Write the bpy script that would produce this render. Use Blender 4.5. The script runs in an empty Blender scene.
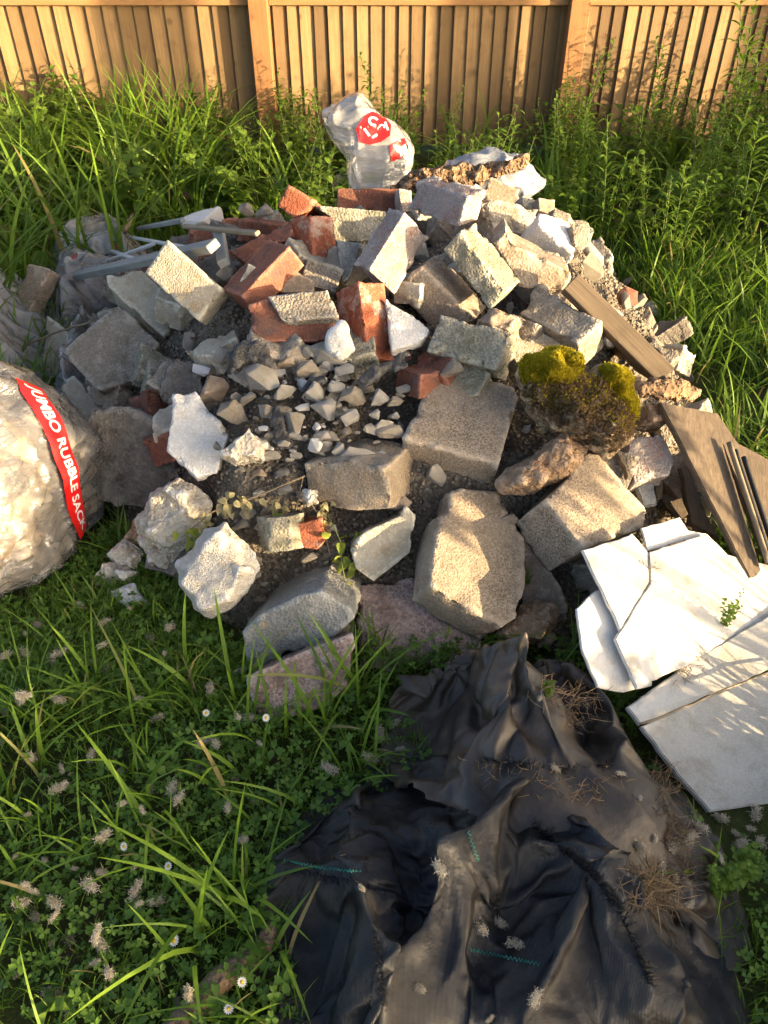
import bpy, bmesh, math, random
import numpy as np
from mathutils import Vector, Matrix
R = math.radians
random.seed(7); rng = np.random.default_rng(11)

# ------------------------------------------------------------------ camera, sky, sun, exposure
S = bpy.context.scene
COL = S.collection
CAM_H, PITCH, FPX = 1.25, R(39.0), 770.0
cd = bpy.data.cameras.new('camera'); cam = bpy.data.objects.new('camera', cd); COL.objects.link(cam)
cd.sensor_fit = 'VERTICAL'; cd.sensor_height = 24.0; cd.lens = 24.0 * FPX / 1024.0
cd.clip_start = 0.02; cd.clip_end = 400
cam.location = (0, 0, CAM_H); cam.rotation_euler = (math.pi / 2 - PITCH, 0, 0)
S.camera = cam
SUN_EL, SUN_A = R(5.8), R(61.0)          # elevation; angle from straight behind the camera towards the right
sdir = Vector((math.sin(SUN_A) * math.cos(SUN_EL), -math.cos(SUN_A) * math.cos(SUN_EL), math.sin(SUN_EL)))
w = bpy.data.worlds.new('World'); S.world = w; w.use_nodes = True
nt = w.node_tree; nt.nodes.clear()
sky = nt.nodes.new('ShaderNodeTexSky'); sky.sky_type = 'NISHITA'; sky.sun_disc = False
sky.sun_elevation = SUN_EL; sky.sun_rotation = math.pi - SUN_A
sky.air_density = 0.38; sky.dust_density = 2.2; sky.ozone_density = 0.0
bg = nt.nodes.new('ShaderNodeBackground'); bg.inputs['Strength'].default_value = 0.15
out = nt.nodes.new('ShaderNodeOutputWorld')
nt.links.new(sky.outputs[0], bg.inputs[0]); nt.links.new(bg.outputs[0], out.inputs[0])
sl = bpy.data.lights.new('sun', 'SUN'); sl.energy = 4.0; sl.angle = R(0.5); sl.color = (1.0, 0.75, 0.44)
so = bpy.data.objects.new('sun', sl); COL.objects.link(so); so.location = (6, -4, 5)
so.rotation_euler = sdir.to_track_quat('Z', 'Y').to_euler()
S.view_settings.view_transform = 'Standard'; S.view_settings.look = 'None'
S.view_settings.gamma = 1.0; S.view_settings.use_curve_mapping = False
S.view_settings.exposure = 2.25
S.cycles.use_denoising = True; S.cycles.use_adaptive_sampling = True; S.cycles.adaptive_threshold = .02; S.cycles.caustics_reflective = False; S.cycles.caustics_refractive = False
S.cycles.max_bounces = 5; S.cycles.diffuse_bounces = 3; S.cycles.glossy_bounces = 2; S.cycles.transmission_bounces = 4; S.cycles.transparent_max_bounces = 8; S.cycles.sample_clamp_indirect = 6

# ------------------------------------------------------------------ pixel to place
def ray(u, v):
    dx, dy = (u - 384) / FPX, (512 - v) / FPX
    c, s = math.cos(PITCH), math.sin(PITCH)
    return np.array([dx, c + s * dy, -s + c * dy])
CAMP = np.array([0, 0, CAM_H])
def smooth(a, b, x):
    t = np.clip((x - a) / (b - a), 0, 1); return t * t * (3 - 2 * t)
FX = [-1.4, -1.1, -.62, -.3, 0, .3, .55, .8, 1.1]; FY = [2.0, 1.75, 1.25, .92, .93, .95, 1.0, 1.15, 1.5]
PT = [-.1, 0, .14, .26, .44, .71, .92, 1.2, 1.6, 2.1, 2.4]; PZ = [0, .02, .09, .19, .38, .50, .58, .58, .50, .2, 0]
def Hm(x, y):                                # outer envelope of the heap
    x = np.asarray(x, float); y = np.asarray(y, float)
    t = y - np.interp(x, FX, FY)
    h = np.interp(t, PT, PZ)
    return h * smooth(-1.32, -.2, x) * (1 - smooth(.42, 1.2, x))
def hit(u, v, off=0.0):
    d = ray(u, v); ts = np.linspace(.4, 9, 3000)
    P = CAMP + ts[:, None] * d
    k = np.where(P[:, 2] < np.maximum(Hm(P[:, 0], P[:, 1]) + off, 0))[0]
    return P[k[0]] if len(k) else P[-1]
def at_z(u, v, z):
    d = ray(u, v); return CAMP + d * ((z - CAM_H) / d[2])
def at_y(u, v, y):
    d = ray(u, v); return CAMP + d * (y / d[1])
def on_plane(u, v, p, n):
    d = ray(u, v); return CAMP + d * (np.dot(np.asarray(p) - CAMP, n) / np.dot(d, n))
CROPS = dict(C1=(400, 170, 6.4), C2=(480, 170, 6.4), C3=(400, 260, 6.4), C4=(500, 260, 4.267), C5=(270, 170, 5.12), C6=(220, 270, 4.267),
             C7=(60, 230, 4.267), C8=(130, 170, 4.267), E1=(390, 310, 5.393), E2=(390, 470, 5.12), E3=(490, 420, 4.267), E4=(220, 440, 3.84),
             E5=(220, 560, 3.84), E6=(80, 460, 4.042), E7=(620, 380, 4.655), E8=(190, 340, 3.657), Z3=(0, 170, 2.954), Z4=(220, 150, 2.954),
             Z6=(60, 330, 2.954), S5=(560, 500, 3.69), S4=(520, 500, 3.097), P=(0, 0, 1.0))
def px(c, pts):
    ox, oy, s = CROPS[c]; return [(ox + x / s, oy + y / s) for x, y in pts]

def solve_corner(pix, d0, dims=None):
    """four pixels of a box corner (corner, three neighbours) and the corner's depth: edge vectors at right angles"""
    rs = [ray(*p) for p in pix]
    p0 = CAMP + rs[0] * d0
    def edges(q): return [CAMP + rs[i + 1] * d0 * math.exp(q[i]) - p0 for i in range(3)]
    def res(q):
        e = edges(q); L = [np.linalg.norm(a) + 1e-9 for a in e]
        r = [2 * np.dot(e[i], e[j]) / (L[i] * L[j]) for i, j in ((0, 1), (0, 2), (1, 2))]
        if dims:
            for i in range(3): r.append(.35 * math.log(L[i] / dims[i]) if dims[i] else 0)
        r += [.15 * x for x in q]
        return np.array(r)
    best = None
    for st in ((.05, .05, .05), (.1, .02, .1), (.02, .1, .1), (.1, .1, .02)):
        q = np.array(st); lam = .01
        r = res(q)
        for it in range(60):
            J = np.array([(res(q + np.eye(3)[k] * 1e-5) - r) / 1e-5 for k in range(3)]).T
            dq = np.linalg.solve(J.T @ J + lam * np.eye(3), -J.T @ r)
            q2 = q + np.clip(dq, -.1, .1); r2 = res(q2)
            if r2 @ r2 < r @ r: q, r, lam = q2, r2, lam * .5
            else: lam *= 3
        if best is None or r @ r < best[0]: best = (r @ r, q)
    return p0, edges(best[1]), best[0]

# ------------------------------------------------------------------ numpy noise
def _h(i, j, k, s):
    n = (i * 73856093) ^ (j * 19349663) ^ (k * 83492791) ^ (s * 2654435)
    n = (n ^ (n >> 13)) * 1274126177; n = n ^ (n >> 16)
    return (n & 0xffff) / 32767.5 - 1
def vn(p, s=0):
    i = np.floor(p).astype(np.int64); f = p - i; f = f * f * f * (f * (f * 6 - 15) + 10)
    x, y, z = i.T; u, v, t = f.T
    L = lambda a, b, k: a + (b - a) * k
    a = L(L(_h(x, y, z, s), _h(x + 1, y, z, s), u), L(_h(x, y + 1, z, s), _h(x + 1, y + 1, z, s), u), v)
    b = L(L(_h(x, y, z + 1, s), _h(x + 1, y, z + 1, s), u), L(_h(x, y + 1, z + 1, s), _h(x + 1, y + 1, z + 1, s), u), v)
    return L(a, b, t)
def fbm(p, s=0, o=3):
    r = 0; a = 1
    for k in range(o): r = r + a * vn(p * 2.03 ** k + 17.3 * k, s + k); a *= .5
    return r
def xy3(x, y): return np.stack([x, y, np.zeros_like(x)], -1)

# ------------------------------------------------------------------ material helpers
def new_mat(name):
    m = bpy.data.materials.new(name); m.use_nodes = True; t = m.node_tree; t.nodes.clear()
    return m, t
def N(t, typ, **kw):
    n = t.nodes.new('ShaderNode' + typ)
    for k, v in kw.items():
        if k in n.inputs.keys() if isinstance(k, str) else False: n.inputs[k].default_value = v
        else: setattr(n, k, v)
    return n
def noise(t, vec, scale, detail=4, rough=.6):
    n = t.nodes.new('ShaderNodeTexNoise'); n.inputs['Scale'].default_value = scale
    n.inputs['Detail'].default_value = detail; n.inputs['Roughness'].default_value = rough
    t.links.new(vec, n.inputs['Vector']); return n.outputs[0]
def ramp(t, fac, stops):
    r = t.nodes.new('ShaderNodeValToRGB'); e = r.color_ramp.elements
    while len(e) > 1: e.remove(e[-1])
    e[0].position = stops[0][0]; e[0].color = (*stops[0][1], 1)
    for p, c in stops[1:]:
        k = e.new(p); k.color = (*c, 1)
    t.links.new(fac, r.inputs[0]); return r.outputs[0]
def g(v): return (v, v, v)
def mixc(t, fac, a, b, mode='MIX'):
    m = t.nodes.new('ShaderNodeMix'); m.data_type = 'RGBA'; m.blend_type = mode
    for s, x in ((0, fac), (6, a), (7, b)):
        if hasattr(x, 'is_linked'): t.links.new(x, m.inputs[s])
        elif s == 0: m.inputs[0].default_value = x
        else: m.inputs[s].default_value = (*x, 1)
    return m.outputs[2]
def math_n(t, op, a, b=None):
    m = t.nodes.new('ShaderNodeMath'); m.operation = op
    for i, x in enumerate((a, b)):
        if x is None: continue
        if hasattr(x, 'is_linked'): t.links.new(x, m.inputs[i])
        else: m.inputs[i].default_value = x
    return m.outputs[0]
def coords(t, rand=True):
    tc = t.nodes.new('ShaderNodeTexCoord'); oi = t.nodes.new('ShaderNodeObjectInfo')
    mp = t.nodes.new('ShaderNodeVectorMath'); mp.operation = 'ADD'
    t.links.new(tc.outputs['Object'], mp.inputs[0])
    sc = t.nodes.new('ShaderNodeVectorMath'); sc.operation = 'SCALE'
    co = t.nodes.new('ShaderNodeCombineXYZ')
    for i in range(3): t.links.new(oi.outputs['Random'], co.inputs[i])
    t.links.new(co.outputs[0], sc.inputs[0]); sc.inputs['Scale'].default_value = 37.0 if rand else 0
    t.links.new(sc.outputs[0], mp.inputs[1])
    return mp.outputs[0], oi.outputs['Random']
def finish(t, col, rough=.85, bump=None, bstr=.6, bdist=.004, spec=.3, trans=None):
    p = t.nodes.new('ShaderNodeBsdfPrincipled'); o = t.nodes.new('ShaderNodeOutputMaterial')
    if hasattr(col, 'is_linked'): t.links.new(col, p.inputs['Base Color'])
    else: p.inputs['Base Color'].default_value = (*col, 1)
    if hasattr(rough, 'is_linked'): t.links.new(rough, p.inputs['Roughness'])
    else: p.inputs['Roughness'].default_value = rough
    p.inputs['Specular IOR Level'].default_value = spec
    if bump is not None:
        b = t.nodes.new('ShaderNodeBump'); b.inputs['Strength'].default_value = bstr; b.inputs['Distance'].default_value = bdist
        t.links.new(bump, b.inputs['Height']); t.links.new(b.outputs[0], p.inputs['Normal'])
    if trans:
        tr = t.nodes.new('ShaderNodeBsdfTranslucent'); mx = t.nodes.new('ShaderNodeMixShader'); mx.inputs[0].default_value = trans
        if hasattr(col, 'is_linked'): t.links.new(col, tr.inputs[0])
        else: tr.inputs[0].default_value = (*col, 1)
        t.links.new(p.outputs[0], mx.inputs[1]); t.links.new(tr.outputs[0], mx.inputs[2]); t.links.new(mx.outputs[0], o.inputs[0])
    else: t.links.new(p.outputs[0], o.inputs[0])
    return p
def stone(name, c1, c2, grit=(.1, .09, .08), grit_amt=.35, stain=(.12, .09, .05), stain_amt=.5, gscale=170, bstr=.7, pale=None, pale_amt=0.0, rough=.9, bdist=.005, speck=.16, wear=.6):
    m, t = new_mat(name); v, rnd = coords(t)
    a = noise(t, v, 9, 2); c = mixc(t, ramp(t, a, [(.3, g(0)), (.7, g(1))]), c1, c2)
    c = mixc(t, math_n(t, 'MULTIPLY', rnd, .35), c, tuple(x * .62 for x in c1))
    s = noise(t, v, 22, 4, .65); c = mixc(t, math_n(t, 'MULTIPLY', ramp(t, s, [(.5, g(0)), (.68, g(1))]), stain_amt), c, stain)
    if pale:
        s2 = noise(t, v, 14, 4, .7); c = mixc(t, math_n(t, 'MULTIPLY', ramp(t, s2, [(.52, g(0)), (.6, g(1))]), pale_amt), c, pale)
    vo = t.nodes.new('ShaderNodeTexVoronoi'); vo.inputs['Scale'].default_value = gscale; t.links.new(v, vo.inputs['Vector'])
    gr = noise(t, v, gscale * 1.3, 1, .7)
    sp = math_n(t, 'MULTIPLY', ramp(t, gr, [(.42, g(1)), (.56, g(0))]), math_n(t, 'MULTIPLY', ramp(t, noise(t, v, 6, 1), [(.3, g(.25)), (.65, g(1))]), grit_amt))
    c = mixc(t, sp, c, grit)
    sepc = t.nodes.new('ShaderNodeSeparateColor'); t.links.new(vo.outputs['Color'], sepc.inputs[0])
    c = mixc(t, math_n(t, 'MULTIPLY', ramp(t, sepc.outputs[0], [(.72, g(0)), (.8, g(1))]), speck), c, tuple(min(1, x * 1.55) for x in c2))
    h = math_n(t, 'ADD', math_n(t, 'MULTIPLY', vo.outputs['Distance'], .7), gr)
    ge = t.nodes.new('ShaderNodeNewGeometry')
    c = mixc(t, math_n(t, 'MULTIPLY', ramp(t, ge.outputs['Pointiness'], [(.515, g(0)), (.58, g(1))]), wear), c, tuple(min(.75, x * 1.6 + .05) for x in c2))
    finish(t, c, rough, h, bstr, bdist, .2)
    return m
M = {}
M['concrete'] = stone('concrete', (.25, .22, .175), (.34, .3, .24), grit_amt=.5, stain_amt=.6, pale=(.5, .45, .37), pale_amt=.4)
M['concrete_grit'] = stone('concrete_grit', (.29, .235, .17), (.39, .32, .235), grit=(.1, .07, .05), grit_amt=.75, gscale=210, bstr=.6, bdist=.003, stain_amt=.3)
M['concrete_green'] = stone('concrete_green', (.235, .22, .165), (.32, .295, .22), grit=(.07, .075, .05), grit_amt=.5, stain=(.13, .12, .06), stain_amt=.6, pale=(.5, .45, .37), pale_amt=.4)
M['concrete_brown'] = stone('concrete_brown', (.24, .185, .13), (.33, .26, .19), grit_amt=.5, stain=(.12, .085, .05), stain_amt=.6, bstr=.55, bdist=.003, pale=(.5, .45, .37), pale_amt=.4)
M['concrete_dark'] = stone('concrete_dark', (.15, .13, .105), (.22, .195, .16), grit_amt=.5, stain=(.05, .04, .03), stain_amt=.8, bstr=.8, bdist=.005, pale=(.36, .32, .26), pale_amt=.3)
M['concrete_blue'] = stone('concrete_blue', (.21, .215, .2), (.28, .285, .265), grit_amt=.45, stain_amt=.35, pale=(.5, .45, .37), pale_amt=.4)
M['concrete_pink'] = stone('concrete_pink', (.27, .19, .155), (.4, .31, .27), grit=(.1, .05, .04), grit_amt=.6, gscale=140, bstr=.8, bdist=.005, pale=(.5, .44, .4), pale_amt=.5)
M['cream'] = stone('cream_block', (.36, .32, .24), (.46, .42, .33), grit_amt=.2, stain=(.28, .2, .1), stain_amt=.6, gscale=220, bstr=.45)
M['lime'] = stone('limestone', (.43, .38, .3), (.53, .49, .41), grit=(.25, .18, .11), grit_amt=.25, stain=(.36, .25, .12), stain_amt=.5, gscale=120, bstr=.9, bdist=.006)
M['mortar'] = stone('mortar', (.46, .42, .35), (.58, .55, .48), grit=(.3, .25, .19), grit_amt=.3, stain=(.38, .29, .16), stain_amt=.4, gscale=240, bstr=.8)
M['plaster'] = stone('plaster', (.62, .61, .57), (.7, .69, .66), grit=(.25, .23, .2), grit_amt=.2, stain=(.4, .36, .28), stain_amt=.45, gscale=200, bstr=.5)
M['brick'] = stone('red_brick', (.25, .075, .038), (.34, .115, .06), grit=(.12, .04, .025), grit_amt=.35, stain=(.13, .07, .05), stain_amt=.5, gscale=200, bstr=.5, pale=(.42, .35, .29), pale_amt=.75)
M['brick_dark'] = stone('dark_brick', (.19, .075, .05), (.26, .11, .07), grit=(.06, .04, .03), grit_amt=.4, stain=(.08, .07, .065), stain_amt=.8, gscale=200, bstr=.5)
M['brick_grey'] = stone('mortared_brick', (.3, .25, .22), (.38, .33, .29), grit=(.12, .1, .08), grit_amt=.4, stain=(.33, .13, .08), stain_amt=.6, gscale=180, bstr=.7)
M['rust_stone'] = stone('rusty_stone', (.26, .17, .1), (.36, .25, .16), grit_amt=.35, stain=(.22, .1, .04), stain_amt=.7, gscale=110, bstr=.9, bdist=.007)
M['slab'] = stone('pale_slab', (.62, .58, .5), (.72, .69, .61), grit=(.45, .42, .33), grit_amt=.15, stain=(.36, .28, .16), stain_amt=.65, gscale=240, bstr=.2, rough=.75, bdist=.002, speck=.06)
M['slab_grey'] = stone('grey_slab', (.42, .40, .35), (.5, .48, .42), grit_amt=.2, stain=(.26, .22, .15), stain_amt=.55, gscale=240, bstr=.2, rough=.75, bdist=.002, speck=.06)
M['char'] = stone('char', (.03, .03, .03), (.06, .06, .06), grit_amt=.3, stain=(.1, .09, .08), stain_amt=.6, rough=.6)
M['soil'] = stone('soil', (.12, .1, .075), (.19, .16, .12), grit=(.045, .035, .025), grit_amt=.6, stain=(.22, .19, .15), stain_amt=.5, gscale=90, bstr=1, bdist=.012)
M['gravel'] = stone('gravel', (.26, .24, .2), (.38, .35, .29), grit_amt=.4, stain=(.1, .08, .05), stain_amt=.8, gscale=150)

def wood(name, c1, c2, axis='X', dark=(.08, .06, .04), rough=.75, vary=.5, bstr=.5, knots=False):
    m, t = new_mat(name); v, rnd = coords(t)
    mp = t.nodes.new('ShaderNodeMapping'); s = {'X': (1.5, 40, 40), 'Y': (40, 1.5, 40), 'Z': (40, 40, 1.5)}[axis]
    mp.inputs['Scale'].default_value = s; t.links.new(v, mp.inputs[0])
    a = noise(t, mp.outputs[0], 2.2, 6, .65); c = mixc(t, ramp(t, a, [(.3, g(0)), (.7, g(1))]), c1, c2)
    c = mixc(t, math_n(t, 'MULTIPLY', rnd, vary), c, tuple(x * .55 for x in c1))
    b = noise(t, v, 12, 5); c = mixc(t, math_n(t, 'MULTIPLY', ramp(t, b, [(.52, g(0)), (.75, g(1))]), .5), c, dark)
    if knots:
        vo = t.nodes.new('ShaderNodeTexVoronoi'); vo.inputs['Scale'].default_value = 5.5; t.links.new(v, vo.inputs['Vector'])
        c = mixc(t, ramp(t, vo.outputs['Distance'], [(.05, g(.75)), (.13, g(0))]), c, dark)
    finish(t, c, rough, a, bstr, .003, .25)
    return m
M['fence'] = wood('fence_wood', (.2, .125, .057), (.31, .2, .09), 'Z', (.1, .06, .028), vary=1.0, knots=True)
M['fence_post'] = wood('fence_post_wood', (.24, .115, .045), (.31, .16, .065), 'Z', (.17, .08, .03), vary=.2, knots=True)
M['rail'] = wood('rail_wood', (.28, .15, .06), (.34, .19, .08), 'X', (.2, .11, .04), vary=.2)
M['board'] = wood('weathered_board', (.085, .063, .043), (.15, .115, .08), 'Y', (.035, .026, .018), bstr=1)
M['timber'] = wood('old_timber', (.09, .066, .042), (.17, .127, .083), 'X', (.04, .03, .018), bstr=.9)
M['grey_timber'] = wood('grey_timber', (.22, .235, .225), (.33, .345, .325), 'X', (.13, .12, .1), bstr=.6)
M['stick'] = wood('dry_stick', (.25, .19, .12), (.36, .29, .19), 'X', (.1, .08, .05))
M['turf'] = stone('turf_soil', (.2, .145, .085), (.32, .24, .15), grit=(.08, .055, .03), grit_amt=.6, stain=(.38, .3, .18), stain_amt=.6, gscale=80, bstr=1, bdist=.01)
M['bark'] = stone('bark', (.12, .08, .05), (.22, .14, .08), grit=(.05, .03, .02), grit_amt=.6, stain=(.34, .2, .09), stain_amt=.6, gscale=80, bstr=1, bdist=.012)
m, t = new_mat('pale_plastic'); v, r_ = coords(t)
finish(t, mixc(t, noise(t, v, 30, 4), (.35, .36, .36), (.62, .63, .62)), .5); M['pale_plastic'] = m
m, t = new_mat('black_rod'); finish(t, (.025, .024, .023), .45); M['rod'] = m

def leafmat(name, c1, c2, trans=.4, rough=.5, tint=None):
    m, t = new_mat(name); v, rnd = coords(t)
    at = t.nodes.new('ShaderNodeAttribute'); at.attribute_name = 'tint'
    c = mixc(t, at.outputs['Fac'], c1, c2)
    if tint: c = mixc(t, ramp(t, at.outputs['Fac'], [(.93, g(0)), (.96, g(1))]), c, tint)
    c = mixc(t, math_n(t, 'MULTIPLY', rnd, .4), c, tuple(x * .7 for x in c1))
    finish(t, c, rough, None, trans=trans, spec=.35)
    return m
M['grass'] = leafmat('grass_blade', (.085, .175, .016), (.25, .39, .036), .45, tint=(.34, .27, .11))
M['clover'] = leafmat('clover_leaf', (.065, .14, .018), (.16, .28, .035), .35)
M['leaf'] = leafmat('weed_leaf', (.1, .19, .018), (.25, .39, .04), .5)
M['nettle'] = leafmat('nettle_leaf', (.1, .19, .025), (.25, .38, .05), .5)
M['stem'] = leafmat('green_stem', (.1, .15, .04), (.16, .2, .06), .15)
M['moss'] = leafmat('moss', (.32, .28, .016), (.72, .6, .04), .4, .8)
M['dead'] = leafmat('dead_fibre', (.19, .125, .065), (.42, .3, .17), .25, .8)
M['fluff'] = leafmat('seed_fluff', (.5, .41, .27), (.85, .8, .68), .35, .9)
M['dryleaf'] = leafmat('dry_leaf', (.42, .36, .16), (.62, .56, .3), .45, .7)
M['freshleaf'] = leafmat('fresh_leaf', (.28, .36, .05), (.48, .52, .1), .5)
m, t = new_mat('daisy_white'); finish(t, (.75, .75, .72), .6, trans=.3); M['white'] = m
m, t = new_mat('daisy_yellow'); finish(t, (.6, .42, .04), .7); M['yellow'] = m

# ------------------------------------------------------------------ object helpers
def mesh_np(name, V, F, mats, tint=None, smooth_=True):
    """faces: list of index tuples or an (n,k) array"""
    me = bpy.data.meshes.new(name)
    V = np.asarray(V, float)
    if isinstance(F, np.ndarray):
        n, k = F.shape
        me.vertices.add(len(V)); me.vertices.foreach_set('co', V.ravel())
        me.loops.add(n * k); me.loops.foreach_set('vertex_index', F.ravel().astype(np.int32))
        me.polygons.add(n); me.polygons.foreach_set('loop_start', np.arange(0, n * k, k, dtype=np.int32))
        me.update(calc_edges=True)
    else:
        me.from_pydata([tuple(v) for v in V], [], F); me.update()
    if tint is not None:
        a = me.attributes.new('tint', 'FLOAT', 'POINT'); a.data.foreach_set('value', np.asarray(tint, np.float32))
    if smooth_: me.polygons.foreach_set('use_smooth', np.ones(len(me.polygons), bool))
    for m in (mats if isinstance(mats, (list, tuple)) else [mats]): me.materials.append(m)
    return me
def link(name, data, parent=None, label=None, cat=None, group=None, kind=None, loc=None):
    o = bpy.data.objects.new(name, data); COL.objects.link(o)
    if parent: o.parent = parent
    tag(o, label, cat, group, kind)
    if loc is not None: o.location = loc
    return o
def tag(o, label=None, cat=None, group=None, kind=None):
    for k, v in (('label', label), ('category', cat), ('group', group), ('kind', kind)):
        if v: o[k] = v
    return o
def recentre(V):
    c = V.mean(0); return V - c, c
def box_mesh(name, sx, sy, sz, mat, bev=.003, z0=False):
    bm = bmesh.new(); bmesh.ops.create_cube(bm, size=1)
    bmesh.ops.scale(bm, vec=(sx, sy, sz), verts=bm.verts)
    if z0: bmesh.ops.translate(bm, vec=(0, 0, sz / 2), verts=bm.verts)
    if bev: bmesh.ops.bevel(bm, geom=bm.edges[:], offset=bev, segments=1, affect='EDGES')
    me = bpy.data.meshes.new(name); bm.to_mesh(me); bm.free(); me.materials.append(mat); return me
def tube(pts, rad, n=6, cap=True):
    P = np.asarray(pts, float); K = len(P)
    rad = np.broadcast_to(np.asarray(rad, float), (K,))
    T = np.gradient(P, axis=0); T /= np.linalg.norm(T, axis=1)[:, None] + 1e-9
    up = np.array([.31, .17, .93]); A = np.cross(T, up); A /= np.linalg.norm(A, axis=1)[:, None] + 1e-9
    B = np.cross(T, A); th = np.linspace(0, 2 * math.pi, n, endpoint=False)
    V = (P[:, None] + rad[:, None, None] * (np.cos(th)[None, :, None] * A[:, None] + np.sin(th)[None, :, None] * B[:, None])).reshape(-1, 3)
    F = [(i * n + j, i * n + (j + 1) % n, (i + 1) * n + (j + 1) % n, (i + 1) * n + j) for i in range(K - 1) for j in range(n)]
    if cap: F += [tuple(range(n))[::-1], tuple(range((K - 1) * n, K * n))]
    return V, F
def tube_thing(name, pts, rad, mat, n=6, parent=None, jitter=0, sub=6, **kw):
    P = np.asarray(pts, float)
    if sub > 1:
        s = np.linspace(0, len(P) - 1, (len(P) - 1) * sub + 1); P = np.stack([np.interp(s, range(len(P)), P[:, k]) for k in range(3)], 1)
        if not np.isscalar(rad): rad = np.interp(s, range(len(rad)), rad)
    if jitter: P = P + jitter * np.stack([vn(P * 25, 3 + k) for k in range(3)], 1)
    V, F = tube(P, rad, n); V, c = recentre(V)
    return link(name, mesh_np(name, V, F, mat, tint=np.full(len(V), .5)), parent, loc=c if parent is None else c - np.array(parent.location), **kw)
# ------------------------------------------------------------------ rough solids: prism -> voxel remesh -> chips and noise
ROUGH = []
def rough_obj(name, V, F, mat, amp=.004, chip=.02, vox=None, rnd=0, freq=14, parent=None, **kw):
    V = np.asarray(V, float); c = V.mean(0)
    bm = bmesh.new(); vs = [bm.verts.new(v) for v in V - c]
    for f in F: bm.faces.new([vs[i] for i in f])
    bmesh.ops.recalc_face_normals(bm, faces=bm.faces[:]); bmesh.ops.triangulate(bm, faces=bm.faces[:])
    me = bpy.data.meshes.new(name); bm.to_mesh(me); bm.free(); me.materials.append(mat)
    o = link(name, me, parent, loc=c if parent is None else c - np.array(parent.location), **kw)
    size = np.ptp(V, axis=0).max(); vox = vox or min(.0075, max(.0035, size / 36))
    ROUGH.append((o, vox, amp, chip, rnd, freq, len(ROUGH)))
    return o
def process_rough():
    rnd_of = {r[0].name: r[4] for r in ROUGH}
    bpy.context.view_layer.update()
    for o, vox, *_ in ROUGH:
        md = o.modifiers.new('r', 'REMESH'); md.use_smooth_shade = True
        if rnd_of[o.name] == 0:
            md.mode = 'SHARP'; size = max(o.dimensions); md.octree_depth = 5 if size / 32 < vox * 1.4 else 6; md.scale = .9; md.sharpness = 1.0; md.use_remove_disconnected = False
        else: md.mode = 'VOXEL'; md.voxel_size = vox
    dg = bpy.context.evaluated_depsgraph_get()
    res = [bpy.data.meshes.new_from_object(o.evaluated_get(dg)) for o, *_ in ROUGH]
    for me, (o, vox, amp, chip, rnd, freq, seed) in zip(res, ROUGH):
        old = o.data; mats = list(old.materials); o.modifiers.clear()
        n = len(me.vertices)
        if n > 10:
            V = np.empty(n * 3); me.vertices.foreach_get('co', V); V = V.reshape(-1, 3)
            E = np.empty(len(me.edges) * 2, np.int32); me.edges.foreach_get('vertices', E); E = E.reshape(-1, 2)
            deg = np.bincount(E.ravel(), minlength=n)[:, None].clip(1)
            def avg(X):
                A = np.zeros_like(X); np.add.at(A, E[:, 0], X[E[:, 1]]); np.add.at(A, E[:, 1], X[E[:, 0]]); return A / deg
            for _ in range(rnd): V = avg(V)
            V0 = V
            W = V
            for _ in range(6): W = avg(W)
            D = W - V; dl = np.linalg.norm(D, axis=1)             # large at edges and corners
            Q = V + seed * 3.7
            edge = np.clip(dl / (vox * .5), 0, 1)
            ch = np.clip(fbm(Q * 30, 5, 2) * 1.3 - .12, 0, 1.3) * edge
            me.vertices.foreach_set('co', V.ravel()); me.update()
            NV = np.empty(n * 3); me.vertex_normals.foreach_get('vector', NV); NV = NV.reshape(-1, 3)
            cr = amp < 0; am = abs(amp)
            if cr: V = V + NV * (am * ((1 - np.abs(fbm(Q * freq * np.array([1, 1, .45]), 1, 2))) ** 2 - .5) + am * .5 * ((1 - np.abs(vn(Q * freq * 2.7 * np.array([.5, 1, 1]), 4))) ** 3 - .3))[:, None]
            else: V = V + (NV * (vox * .3 + .75 * edge * vox)[:, None] if rnd else 0) - NV * (ch * chip)[:, None] + NV * (amp * fbm(Q * freq, 1, 3) + amp * .45 * vn(Q * 75, 9))[:, None]
            me.vertices.foreach_set('co', V.ravel())
        me.materials.clear()
        for m in mats: me.materials.append(m)
        me.polygons.foreach_set('use_smooth', np.ones(len(me.polygons), bool)); me.update()
        nm = o.name; o.data = me; bpy.data.meshes.remove(old); me.name = nm
def flat_obj(name, P, ext, mat, jit=.0015, step=.012, parent=None, **kw):
    P = np.asarray(P); Q = []
    for i in range(len(P)):
        a, b = P[i], P[(i + 1) % len(P)]; k = max(1, int(np.linalg.norm(b - a) / step))
        for j in range(k): Q.append(a + (b - a) * j / k)
    Q = np.array(Q); nn = ext / np.linalg.norm(ext); seed = len(ROUGH) + len(bpy.data.objects)
    J = np.stack([vn(Q * 30 + seed, 3 + i) + .8 * vn(Q * 110 + seed, 7 + i) for i in range(3)], 1); J -= np.outer(J @ nn, nn)
    Q = Q + J * jit
    V, F = prism(Q, ext); c = V.mean(0)
    bm = bmesh.new(); vs = [bm.verts.new(v) for v in V - c]
    for f in F: bm.faces.new([vs[i] for i in f])
    bmesh.ops.recalc_face_normals(bm, faces=bm.faces[:])
    k = len(Q); rim = [e for e in bm.edges if abs((e.verts[0].index < k) - (e.verts[1].index < k)) == 0]
    bm.verts.index_update()
    bmesh.ops.bevel(bm, geom=[e for e in bm.edges if (e.verts[0].index < k) == (e.verts[1].index < k)], offset=min(.002, np.linalg.norm(ext) * .2), segments=2, affect='EDGES')
    me = bpy.data.meshes.new(name); bm.to_mesh(me); bm.free(); me.materials.append(mat)
    return link(name, me, parent, loc=c if parent is None else c - np.array(parent.location), **kw)
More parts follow.
